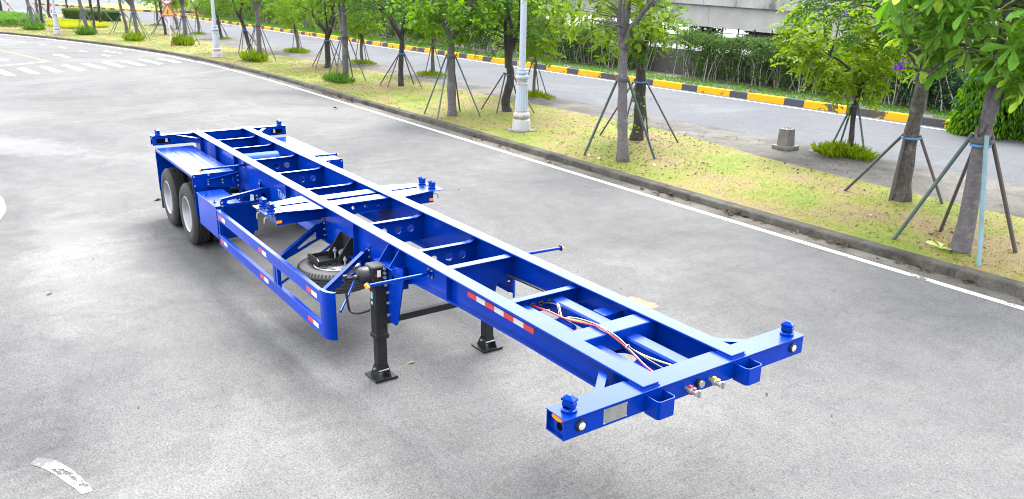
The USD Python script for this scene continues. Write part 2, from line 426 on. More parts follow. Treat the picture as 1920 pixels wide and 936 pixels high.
# plate with engraved rows
NP = obj("maker_plate", cbox(12.0705, 12.0725, -.90, -.69, 1.345, 1.455, .0005), "plate", FB)
e = MB()
for r in range(8):
    z = 1.44 - r * .0115
    for (ya, yb, th) in ((-.889, -.889 + (.055 if r == 0 else .04 + .02 * ((r * 5) % 3) / 2), .0035 if r == 0 else .0016), (-.785, -.785 + .035 + .012 * ((r * 7) % 3), .0016)):
        if r == 0 and ya > -.8: continue
        e.box(12.0724, 12.0730, ya, yb, z - th, z + th, .0001)
e.build("engraved_rows", "etch", NP)
obj("rivets", trimesh.util.concatenate([lathe([(0, .004), (.004, .003), (.005, 0)], 8, "x", (12.0725, yy_, zz_)) for yy_ in (-.895, -.695) for zz_ in (1.35, 1.45)]), "white_cable", NP)
# couplings and electric socket
def coupling(y, col):
    b = MB().lathe([(.0, 0), (.016, 0), (.016, .03), (.023, .032), (.025, .06), (.021, .065), (.021, .10), (.024, .102), (.024, .115), (.0, .117)], 14, "x", (12.0705, y, 1.395))
    b.box(12.13, 12.175, y - .012, y + .030, 1.375, 1.398, .004)
    c = b.build("air_coupling", "steel", FB, smooth=35)
    for q in (cbox(12.10, 12.13, y - .012, y + .012, 1.415, 1.431, .003), cbox(12.14, 12.165, y - .016, y + .012, 1.416, 1.428, .003), cbox(12.11, 12.14, y - .014, y + .010, 1.366, 1.376, .002)):
        obj("coupling_cap", q, col, c)
    obj("lever", hull([(12.175 + a, y + .012 + b_, 1.36 + d) for a in (0, .018) for b_ in (0, .02) for d in (0, .055)]), "steel", c)
coupling(-.115, "red_hose"); coupling(.135, "yellow_hose")
es = MB().lathe([(.0, 0), (.030, 0), (.030, .03), (.026, .035), (0, .035)], 16, "x", (12.0705, .005, 1.405)).build("electric_socket", "black", FB, smooth=35)
obj("socket_cap", lathe([(.026, .035), (.028, .04), (.028, .048), (0.0005, .05)], 16, "x", (12.0706, .005, 1.405)), "steel", es, smooth=35)
# diagonal braces from the rails
for s in (-1, 1):
    obj("bolster_brace", hull([(11.60 + a, s * (.535 + b_), z) for a, b_, z in ((0, 0, 1.46), (.09, 0, 1.46), (0, 0, 1.315), (.09, 0, 1.315))] + [(11.881, s * y_, z) for y_ in (.74, .83) for z in (1.33, 1.465)]), "blue", T)

# -- middle bolster for two short containers
MBO = None
def ym(s, a, b): return (min(s * a, s * b), max(s * a, s * b))
web = MB()
for xw in (5.80, 6.245):
    web.prism(sbox(-.447, 1.335, .447, 1.466).difference(unary_union([Point(q, 1.405).buffer(.026, 8) for q in (-.26, -.09, .08, .25)])), xw - .004, xw + .004, "yz")
web.box(5.76, 6.29, -.446, .446, 1.327, 1.3345, .001)
MBO = web.build("middle_bolster", "blue", T)
obj("centre_plate", cbox(5.735, 5.965, -.378, .378, 1.468, 1.486, .003), "blue", MBO)
obj("centre_plate", cbox(6.055, 6.30, -.378, .378, 1.468, 1.486, .003), "blue", MBO)
for s in (-1, 1):
    slot = LineString([(5.99, .61), (5.99, .95)]).buffer(.03, 8)
    P = Polygon([(5.62, .532), (6.385, .532), (6.285, 1.02), (5.765, 1.02)]).difference(slot)
    if s < 0: P = Polygon([(a, -b) for a, b in P.exterior.coords], [[(a, -b) for a, b in P.interiors[0].coords]])
    w = obj("wing_plate", prism(P, 1.4775, 1.4885, "xy"), "blue", MBO)
    lip = MB()
    for q in (6.02, 5.96):
        lip.box(q - .002, q + .002, *ym(s, .62, .94), 1.4775, 1.490, .0005)
    rec = MB().box(5.958, 6.022, *ym(s, .59, .97), 1.425, 1.43, .001).build("slot_floor", "blue", w)
    obj("lock_plate", cbox(5.775, 5.955, *ym(s, 1.0215, 1.242), 1.474, H, .002), "blue", MBO)
    obj("lock_plate", cbox(6.03, 6.275, *ym(s, 1.0215, 1.242), 1.474, H, .002), "blue", MBO)
    arm = MB()
    for xw in (5.83, 6.215):
        arm.box(xw - .005, xw + .005, *ym(s, .463, 1.10), 1.325, 1.4735, .001)
    arm.box(5.80, 6.25, *ym(s, .533, 1.10), 1.317, 1.3245, .001)
    arm.box(5.8355, 6.2095, *ym(s, 1.088, 1.097), 1.33, 1.473, .001)
    arm.box(6.222, 6.245, *ym(s, .9, .93), 1.42, 1.436, .002)
    arm.box(6.222, 6.245, *ym(s, .7, .73), 1.42, 1.436, .002)
    arm.build("bolster_arm", "blue", MBO)
    for x in (5.853, 6.132):
        twist(x, 1.1295 * s, MBO, rot=.3)
        h = MB()
        h.tube([(x, 1.13 * s, 1.473), (x, 1.13 * s, 1.40)], .022, 10)
        h.tube([(x, 1.15 * s, 1.41), (x + .01, 1.215 * s, 1.40), (x + .012, 1.222 * s, 1.33)], .009, 6)
        h.build("lock_handle", "steel", MBO, smooth=True)
    obj("side_lamp", cbox(6.2205, 6.238, *ym(s, 1.03, 1.10), 1.335, 1.372, .006), "amber", MBO)

# -- rear bolster
rb = MB().box(-.0945, .0445, -1.215, 1.215, 1.306, 1.4755, .002)
rb.box(.045, .055, -1.24, 1.24, 1.306, 1.4755, .001)
rb.box(-.105, -.095, -1.24, 1.24, 1.306, 1.4755, .001)
RB = rb.build("rear_bolster", "blue", T)
obj("top_plate", cbox(-.115, .066, -1.243, 1.243, 1.4757, H, .003), "blue", RB)
for s in (-1, 1):
    twist(0, 1.1295 * s, RB, rot=.3)
    obj("lock_recess", cbox(.0553, .0573, *ym(s, .93, 1.17), 1.345, 1.425, .0005), "hole", RB)
    obj("lock_handle", hull([(.058, s * (.985 + a), b) for a, b in ((0, 1.43), (.03, 1.43), (-.012, 1.36), (.042, 1.36))] + [(.07, s * (.985 + a), b) for a, b in ((0, 1.43), (.03, 1.43), (-.012, 1.36), (.042, 1.36))]), "steel", RB)
    obj("side_lamp", cbox(-.06, .0, *ym(s, 1.2155, 1.228), 1.41, 1.44, .004), "amber", RB)
    obj("bolster_brace", bar((.056, .80 * s, 1.42), (.52, .50 * s, 1.40), .01, .10), "blue", T)
    b2 = bar((.10, .80 * s, 1.47), (.52, .53 * s, 1.452), .07, .008)
    obj("brace_flange", b2, "blue", T)
obj("rear_panel", cbox(-.10, -.06, -.44, .44, 1.05, 1.30, .004), "blue", T)

# -- axles, wheels, suspension
def wheel(x, y, s, outer):
    R0, hw = 0.515, 0.13
    pr = [(.292, -hw + .01), (.33, -hw - .004), (.40, -hw - .012), (.46, -hw - .002), (.497, -hw + .025), (.508, -hw + .04)]
    g = []
    for c in (-.062, -.021, .021, .062):
        g += [(R0 - .001, c - .008), (R0 - .016, c - .005), (R0 - .016, c + .005), (R0 - .001, c + .008)]
    pr = pr + [(R0 - .003, -hw + .045)] + g + [(r, -h) for r, h in [(R0 - .003, -hw + .045)] + pr[:0:-1]] + [(.292, hw - .01)]
    name = "wheel"
    w = obj(name, lathe(pr, 56, "y", (x, y, R0)), "rubber", T, smooth=35)
    o = s if outer else -s
    # disc: outer wheels are dished inwards
    rp = [(.296, .125), (.288, .132), (.280, .125), (.272, .10), (.262, .03), (.235, -.012), (.17, -.03), (.14, -.03), (.135, .015), (.10, .03), (.0005, .032)]
    if s < 0: rp = [(r, -h) for r, h in rp][::-1]
    if not outer: rp = [(r, -h) for r, h in rp][::-1]
    obj("rim", lathe(rp, 48, "y", (x, y, R0)), "rim", w, smooth=35)
    if outer:
        n = MB()
        for k in range(10):
            a = k * 2 * math.pi / 10
            p = np.array([x + .165 * math.cos(a), y - s * .03, R0 + .165 * math.sin(a)])
            n.tube([p, p + (0, s * .03, 0)], .014, 6)
        n.build("wheel_nuts", "steel", w)
        hh = MB()
        for k in range(8):
            a = (k + .5) * 2 * math.pi / 8
            hh.add(lathe([(0.0005, 0), (.027, 0)], 12, "y", (x + .222 * math.cos(a), y + s * (.0005 if True else 0), R0 + .222 * math.sin(a))))
    return w
for x in (0.84, 2.15):
    for s in (-1, 1):
        wheel(x, 1.115 * s, s, True)
        wheel(x, 0.805 * s, s, False)
    obj("axle", MB().tube([(x, -.95, .515), (x, .95, .515)], .075, 16).build if False else tubemesh([(x, -.95, .515), (x, .95, .515)], .075, 16), "black", T, smooth=40)
for s in (-1, 1):
    for x in (.25, 1.5, 2.75):
        obj("spring_hanger", hull([(x + a, s * (.455 + b_), z) for a, z in ((-.13, 1.03), (.13, 1.03), (-.06, .70), (.06, .70)) for b_ in (-.06, .06)]), "blue", T)
    for x in (.84, 2.15):
        lf = MB()
        for k in range(4):
            L_ = .58 - k * .1
            lf.tube([(x + q * L_, .455 * s, .62 + k * .018 + .08 * q * q) for q in np.linspace(-1, 1, 9)], .016, 4)
        lf.build("leaf_spring", "black", T)
# air tanks between the rails
obj("air_tank", lathe([(0.0005, -.34), (.08, -.335), (.125, -.30), (.13, -.28), (.13, .28), (.125, .30), (.08, .335), (.0005, .34)], 28, "y", (2.22, .02, 1.30)), "tank", T, smooth=40)
obj("air_tank", lathe([(0.0005, -.34), (.08, -.335), (.125, -.30), (.13, -.28), (.13, .28), (.125, .30), (.08, .335), (.0005, .34)], 28, "y", (1.25, .02, 1.18)), "black", T, smooth=40)

# -- fenders
for s in (-1, 1):
    prof, yb = [], [(.60, 0), (.735, 0), (.742, -.012), (.752, -.012), (.760, 0), (.832, 0), (.840, -.012), (.850, -.012), (.858, 0), (1.012, 0), (1.018, -.012), (1.030, -.012), (1.036, 0), (1.235, 0), (1.247, -.006), (1.25, -.045)]
    pts = [(s * y, 1.29 + z) for y, z in yb] + [(s * (y - (.004 if z > -.04 else .006)), 1.284 + z) for y, z in yb[::-1]]
    fd = obj("fender", prism(pts, .25, 2.795, "yz"), "blue", T)
    obj("rib", cbox(.30, 2.46, *ym(s, 1.020, 1.028), 1.279, 1.2835, .0005), "blue", fd)
    bolts("bolt_heads", [(x, s * y, 1.29) for x in (.5, 1.15, 1.8, 2.45) for y in (.67, .93, 1.12)], (0, 0, 1), .010, .006, fd, "blue")
    fp = prism(Polygon([(s * .54, 1.02), (s * 1.215, 1.075), (s * 1.25, 1.10), (s * 1.25, 1.275), (s * 1.235, 1.297), (s * .54, 1.297)]).difference(LineString([(s * .60, 1.19), (s * .60, 1.13)]).buffer(.035)), 2.795, 2.803, "yz")
    f2 = obj("fender_end_panel", fp, "blue", fd)
    gs = Polygon([(s * .54, 1.275), (s * .565, 1.275), (s * 1.05, 1.20), (s * 1.05, 1.10), (s * .54, 1.04)]).difference(LineString([(s * .66, 1.19), (s * .66, 1.12)]).buffer(.03))
    gm = MB().prism(gs, 2.812, 2.818, "yz")
    gm.bar((2.835, .545 * s, 1.277), (2.835, 1.05 * s, 1.202), .05, .006)
    gm.bar((2.835, .545 * s, 1.04), (2.835, 1.05 * s, 1.10), .05, .006)
    gm.build("gusset", "blue", fd)
    bolts("panel_bolts", [(2.803, s * y, z) for y, z in ((1.22, 1.265), (1.22, 1.12), (1.0, 1.27))] + [(2.818, s * y, z) for y, z in ((.56, 1.22), (.56, 1.14), (.56, 1.06), (.80, 1.18), (.80, 1.13), (1.02, 1.175), (1.02, 1.13))], (1, 0, 0), .013, .01, fd)
    obj("mud_flap", cbox(2.785, 2.793, *ym(s, .68, 1.235), .60, 1.10, .001), "blue", fd)
    obj("mud_flap", cbox(.236, .2495, *ym(s, .64, 1.25), .52, 1.288, .002), "blue", fd)
    obj("mud_flap", cbox(.226, .2345, *ym(s, .64, 1.24), .18, .56, .001), "flap", fd)

# -- toolbox in front of the wheels
tb = MB().box(2.985, 3.985, -1.238, -.86, .565, 1.05, .006)
TB = tb.build("tool_box", "blue", T)
lid = MB().box(2.972, 4.0, -1.248, -.85, 1.0505, 1.064, .004)
lid.build("lid", "blue", TB)
obj("end_panel", cbox(3.99, 4.0, -1.24, -.72, .56, 1.0495, .002), "blue", TB)
obj("end_panel", cbox(4.004, 4.012, -.735, -.66, .62, .98, .002), "blue", TB)
for x in (3.25, 3.75):
    hk = MB()
    hk.box(x - .03, x + .03, -1.21, -1.17, 1.0645, 1.075, .002)
    hk.tube([(x, -1.19, 1.07), (x, -1.19, 1.10), (x + .03, -1.19, 1.11)], .007, 6)
    hk.build("latch", "blue", TB)

# -- side guards
def side_guard(s):
    g0 = MB()
    def rail_(z0, z1):
        q = MB()
        q.box(4.04, 7.93, *ym(s, 1.236, 1.242), z0, z1, .001)
        q.box(4.04, 7.93, *ym(s, 1.195, 1.2355), z1 - .006, z1, .001)
        q.box(4.04, 7.93, *ym(s, 1.195, 1.2355), z0, z0 + .006, .001)
        q.box(4.04, 7.93, *ym(s, 1.2425, 1.248), z1 - .012, z1 - .0005, .001)
        q.box(4.04, 7.93, *ym(s, 1.2425, 1.246), z0 + .0005, z0 + .014, .001)
        return q
    SG = rail_(.885, 1.032).build("side_guard", "blue", T)
    rail_(.515, .655).build("lower_rail", "blue", SG)
    for x0, x1 in ((4.045, 4.085), (6.36, 6.44), (6.47, 6.53)):
        obj("post", cbox(x0, x1, *ym(s, 1.19, 1.235), .6555, .8845, .002), "blue", SG)
    # curved front end panel
    arc = [(7.90 + .0, 1.242)] + [(7.93 + .17 * math.sin(t), 1.242 - .105 * (1 - math.cos(t)) ) for t in np.linspace(.15, 1.45, 10)]
    inn = [(x - .003, y - .008) for x, y in arc[::-1]]
    P = Polygon([(x, s * y) for x, y in arc + inn])
    e = MB().prism(P, .505, 1.04, "xy")
    lipo = Polygon([(x, s * y) for x, y in arc + [(arc[-1][0] - .03, arc[-1][1] - .03)] + [(x - .012, y - .045) for x, y in arc[::-1][2:]]])
    e.prism(lipo.buffer(0), 1.0405, 1.047, "xy")
    e.build("end_panel", "blue", SG)
    for z0 in (.917, .565):
        for k, xa in enumerate((4.13, 5.88, 7.52)):
            for m_, q in (("red_reflect", 0), ("white_reflect", 1)):
                obj("reflector", cbox(xa + q * .152, xa + .150 + q * .152, *ym(s, 1.2425, 1.2455), z0 - .004, z0 + .052, .0006), m_, SG)
    return SG
SG_N, SG_F = side_guard(-1), side_guard(1)
def guard_bracket(xr, xo, s, sg):
    """a plate arm with a long triangular opening, from the rail web out to the guard"""
    out = Polygon([(.47, 1.262), (.56, 1.235), (1.16, .985), (1.20, .955), (1.20, .90), (1.16, .90), (.56, 1.035), (.47, 1.03)])
    cut = Polygon([(.60, 1.155), (.60, 1.06), (.72, 1.04), (1.0, .972)]).buffer(-.012).buffer(.012)
    P = out.difference(cut)
    def to(u, v): return (xr + (xo - xr) * (u - .47) / .73, u * s, v)
    m = prism(P, -.004, .004, "xy")
    v = np.array(m.vertices); d = np.array([.73, -(xo - xr) * s]) / math.hypot(.73, xo - xr)
    vv = np.stack([xr + (xo - xr) * (v[:, 0] - .47) / .73 + v[:, 2] * d[0], v[:, 0] * s + v[:, 2] * d[1], v[:, 1]], 1)
    b = MB().add(trimesh.Trimesh(vv, m.faces[:, ::-1] if s < 0 else m.faces, process=False))
    a0, a1 = np.array(to(.56, 1.24)), np.array(to(1.17, .985))
    b.bar(a0, a1, .05, .007)
    b.box(xr - .045, xr + .045, *ym(s, .4625, .4695), 1.055, 1.30, .001)
    p = b.build("guard_bracket", "blue", sg)
    bolts("bolt_heads", [(xr + .02, s * .4695, z) for z in (1.24, 1.16, 1.08)] + [(xr - .03, s * .4695, z) for z in (1.24, 1.16, 1.08)], (0, s, 0), .014, .012, sg)
for s, sg in ((-1, SG_N), (1, SG_F)):
    guard_bracket(6.16, 6.45, s, sg)
    guard_bracket(7.49, 7.82, s, sg)
    obj("thin_brace", tubemesh([(8.18, 1.13 * s, .86), (7.45, .55 * s, 1.04)], .016, 8), "blue", sg, smooth=True)
    obj("thin_brace", tubemesh([(6.50, 1.19 * s, .66), (6.45, .50 * s, 1.02)], .016, 8), "blue", sg, smooth=True)
# rear bracket with hanging posts
P = Polygon([(.47, 1.275), (.56, 1.26), (1.17, 1.175), (1.19, 1.15), (1.19, .66), (1.15, .66), (1.15, 1.06), (.62, 1.06), (.62, .90), (.58, .90), (.58, 1.02), (.47, 1.02)])
P = P.difference(Polygon([(.70, 1.20), (1.08, 1.148), (1.10, 1.12), (1.07, 1.10), (.70, 1.10)]).buffer(-.01).buffer(.01)).difference(sbox(.52, 1.07, .585, 1.20).buffer(-.012).buffer(.012))
m = MB().prism(Polygon([(-a, b) for a, b in P.exterior.coords], [[(-a, b) for a, b in r.coords] for r in P.interiors]), 4.06, 4.068, "yz")
m.bar((4.045, -.55, 1.268), (4.045, -1.17, 1.180), .05, .006)
m.box(3.60, 3.68, -.4695, -.4625, 1.02, 1.29, .001)
m.add(hull([(3.64, -.47, 1.02), (3.64, -.47, 1.27), (4.06, -.60, 1.05), (4.06, -.60, 1.255), (3.648, -.47, 1.02), (3.648, -.47, 1.27), (4.068, -.60, 1.05), (4.068, -.60, 1.255)]))
m.build("guard_bracket", "blue", SG_N)
bolts("bolt_heads", [(4.068, -y, z) for y, z in ((1.165, 1.13), (1.165, 1.08), (.66, 1.17), (.66, 1.12))], (1, 0, 0), .014, .012, SG_N)
bolts("bolt_heads", [(3.62, -.4695, z) for z in (1.24, 1.16, 1.07)] + [(3.66, -.4695, z) for z in (1.24, 1.16, 1.07)], (0, -1, 0), .014, .012, SG_N)

# -- spare wheel and its carrier
M["spare_rubber"] = mat("spare_rubber", (0.035, 0.035, 0.037), 0.6, spec=0.3, var=0.3, vscale=14)
M["spare_rim_silver"] = mat("spare_rim_silver", (0.95, 0.95, 0.97), 0.45)
R0 = .515
sp = [(.292, -.12), (.33, -.134), (.40, -.142), (.46, -.132), (.497, -.105), (.508, -.09), (.512, -.085)]
g = []
for c in (-.062, -.021, .021, .062): g += [(R0 - .001, c - .008), (R0 - .016, c - .005), (R0 - .016, c + .005), (R0 - .001, c + .008)]
sp = sp + g + [(r, -h) for r, h in sp[::-1]]
SPC, SR = np.array([6.85, -.60, .80]), .935
def sized(m):
    v = np.array(m.vertices); m.vertices = v * SR + SPC; return m
SW = obj("spare_wheel", sized(lathe(sp, 64)), "spare_rubber", T, smooth=35)
sw = MB()      # raised ring and tread shoulder marks on the upper sidewall
sw.add(sized(lathe([(.345, .1335), (.352, .139), (.359, .1375)], 48)))
for k in range(64):
    a = k * 2 * math.pi / 64
    sw.add(sized(hull([(r * math.cos(a + b), r * math.sin(a + b), z) for r, z in ((.474, .126), (.500, .102), (.476, .131), (.504, .106)) for b in (-.018, .018)])))
sw.build("shoulder_marks", "rubber", SW, kind="stuff")
dome = Polygon([(.262 * math.cos(t), .262 * math.sin(t)) for t in np.linspace(0, 2 * math.pi, 49)[:-1]])
for k in range(10):
    a = k * 2 * math.pi / 10
    dome = dome.difference(Point(.205 * math.cos(a), .205 * math.sin(a)).buffer(.032, 8))
rm = sized(prism(dome, .100, .108, "xy"))
rl = MB().add(rm).add(sized(lathe([(.262, .104), (.272, .108), (.283, .122), (.295, .132), (.300, .120), (.292, .08), (.285, -.12)], 48)))
rl.add(sized(lathe([(.142, .108), (.142, .118), (.115, .120), (.115, .08)], 28)))
rl.build("spare_rim", "spare_rim_silver", SW, smooth=35)
CR = MB()
for x in (6.640, 6.965):
    CR.box(x - .006, x + .006, -.868, -.47, .962, 1.018, .002)
CR.box(6.6465, 6.9585, -.868, -.47, .962, .972, .002)
CR.add(prism(Polygon([(6.628, .95), (6.978, .95), (6.978, 1.02), (6.93, 1.042), (6.68, 1.042), (6.628, 1.02)]), -.882, -.869, "xz"))
CR.box(6.70, 7.04, -.475, -.4625, .94, 1.26, .003)
for x in (6.74, 7.045):
    CR.add(hull([(x + d, y, z) for d in (-.006, .006) for y, z in ((-.4625, 1.02), (-.4625, 1.265), (-.50, 1.265), (-.66, 1.045), (-.66, .98), (-.4625, .94))]))
CRP = CR.build("spare_carrier", "black", T)
for x, y, z1_ in ((6.80, -.60, 1.10), (6.90, -.57, 1.09), (6.84, -.52, 1.08), (7.10, -.60, 1.07)):
    st = MB().tube([(x, y, .90), (x, y, z1_)], .012, 8).tube([(x, y, z1_ - .045), (x, y, z1_ - .02)], .024, 6)
    st.build("stud", "zinc", CRP)

# -- landing legs
def leg(s):
    x, y = 8.20, .70 * s
    b = MB()
    b.box(x - .068, x + .068, y - .068, y + .068, .50, 1.31, .008)
    b.box(x - .078, x + .078, y - .078, y + .078, .470, .53, .008)
    L = b.build("landing_leg", "black", T)
    obj("inner_tube", cbox(x - .056, x + .056, y - .056, y + .056, .07, .4995, .006), "black", L)
    f = MB().box(x - .145, x + .145, y - .135, y + .135, .004, .018, .003)
    for q in (-1, 1):
        f.add(hull([(x + a, y + q * (.062 + d), z) for a, z in ((-.115, .018), (.115, .018), (-.035, .15), (.035, .15)) for d in (0, .009)]))
    f.add(hull([(x + .13 + a, y + b_, z) for a, z in ((0, .012), (.03, .03), (.03, .036), (0, .018)) for b_ in (-.135, .135)]))
    f.build("foot", "black", L)
    p = MB().tube([(x, y - .09, .11), (x, y + .09, .11)], .013, 8)
    p.tube([(x + .0685, y - .06, .10), (x + .0685, y + .06, .10)], .008, 6)
    p.build("foot_pin", "zinc", L)
    return L
LN, LF = leg(-1), leg(1)
x, y = 8.20, -.70
gb = MB().box(8.09, 8.285, -.80, -.632, 1.08, 1.318, .014)
GB = gb.build("gear_box", "black", LN)
gd = MB().lathe([(0.0005, .07), (.05, .066), (.085, .05), (.10, .02), (.10, -.05), (.085, -.06)], 24, "y", (0, 0, 0))
for m in gd.m: m.vertices = np.array(m.vertices) * (1, -1, 1) + (8.17, -.85, 1.20); m.faces = m.faces[:, ::-1]
gd.lathe([(0.0005, .0), (.03, .0), (.03, -.06), (0.0005, -.06)], 12, "y", (8.17, -.90, 1.20))
gd.build("gear_cover", "black", GB, smooth=35)
bolts("gear_bolts", [(8.285, q, z) for q in (-.66,) for z in (1.285, 1.235, 1.185)] + [(8.285, -.655, 1.10)], (1, 0, 0), .018, .018, GB, "steel")
obj("sticker", cbox(8.2852, 8.2862, -.745, -.70, 1.20, 1.275, .0002), "white_reflect", GB)
obj("warning_dot", cbox(8.2852, 8.2866, -.765, -.750, 1.215, 1.232, .0002), "red_reflect", GB)
obj("warning_dot", cbox(8.2852, 8.2866, -.745, -.730, 1.135, 1.152, .0002), "red_reflect", GB)
obj("sticker", cbox(8.155, 8.205, -.7695, -.7685, .93, 1.01, .0002), "sticker", LN)
obj("sticker", lathe([(0.0005, 0), (.022, 0)], 14, "y", (8.18, -.7692, .885)), "white_reflect", LN)
ck = bez([(8.17, -.94, 1.20), (8.10, -.97, 1.20)], 4)
c = MB().tube([(8.17, -.90, 1.20), (8.13, -1.0, 1.195), (8.085, -1.02, 1.19)], .014, 8)
c.tube([(8.085, -1.02, 1.215), (8.085, -1.02, 1.165)], .026, 10)
c.tube(bez([(8.085, -1.02, 1.17), (8.10, -1.02, 1.00), (8.115, -1.01, .86), (8.13, -.995, .815), (8.19, -.95, .805), (8.27, -.875, .84), (8.285, -.86, .85)], 28), .0135, 10)
c.build("crank_handle", "black", LN, smooth=40)
# brackets
for s in (-1, 1):
    b = MB()
    b.add(hull([(xx_, s * y_, z) for y_ in (.600, .615) for xx_, z in ((8.08, 1.30), (8.62, 1.36), (8.62, 1.22), (8.46, .70), (8.43, .67), (8.27, .67), (8.20, .75))]))
    b.box(8.02, 8.46, *ym(s, .47, .66), 1.308, 1.316, .002)
    for xx_ in (8.13, 8.38):
        b.add(hull([(xx_ + d, s * y_, z) for d in (-.005, .005) for y_, z in ((.463, 1.316), (.463, 1.49), (.53, 1.49), (.655, 1.317))]))
    b.box(8.44, 8.452, *ym(s, .463, .60), 1.07, 1.307, .002)
    b.box(8.05, 8.062, *ym(s, .463, .60), 1.07, 1.307, .002)
    B_ = b.build("leg_bracket", "blue", T)
    obj("bracket_hole", lathe([(0.0005, 0), (.032, 0), (.032, -.001 * s)] if s < 0 else [(.032, -.001), (.032, 0), (.0005, 0)], 16, "y", (8.40, s * .6165, 1.20)), "hole", B_)
    bolts("bracket_bolts", [(8.27, s * .615, z) for z in (1.0, .88, .74)], (0, s, 0), .016, .02, B_)
obj("cross_bar", MB().bar((8.12, -.63, .62), (8.12, .63, .62), .06, .075).m[0], "black", T)
for s in (-1, 1):
    cl = MB()
    cl.box(8.09, 8.16, *ym(s, .60, .6315), .57, .68, .004)
    cl.tube([(8.16, s * .66, .62), (8.29, s * .66, .62)], .016, 8)
    cl.build("bar_clamp", "black", T)
obj("leg_shaft", tubemesh([(8.20, -.63, 1.20), (8.20, .63, 1.20)], .016, 8), "black", T, smooth=True)

# -- marker arms
for (x0, s, x1, z) in ((8.95, -1, 8.92, 1.385), (8.98, 1, 9.0, 1.40), (2.93, -1, 2.90, 1.385), (2.80, 1, 2.80, 1.385)):
    a = MB().tube([(x0, s * .4625, z + .012), (x1, s * 1.14, z)], .0175, 12)
    a.lathe([(0.0005, 0), (.055, 0), (.055, .01)] if s > 0 else [(.055, -.01), (.055, 0), (.0005, 0)], 16, "y", (x0, s * .463 + (0.0 if s > 0 else 0.0), z + .012))
    a.box(x1 - .03, x1 + .03, *ym(s, 1.135, 1.142), z - .03, z + .03, .004)
    A_ = a.build("marker_arm", "blue", T, smooth=35)
    e = MB().add(hull([(x1 + q * .055 * math.cos(t), s * (1.142 + d), z + q * .022 * math.sin(t)) for d, q in ((0, 1), (.02, .85)) for t in np.linspace(0, 6.2832, 17)[:-1]]))
    e.build("marker_lamp", "amber", A_, smooth=40)
    bolts("arm_bolts", [(x0 + a_, s * .470, z + .012 + b_) for a_ in (-.035, .035) for b_ in (-.035, .035)], (0, s, 0), .010, .012, A_)

# ============================================================ the place
def ground_mat(name, nodes, links):
    return usdkit.material(stage, "/World/Looks/" + name, nodes, links, surface="p.BSDF")

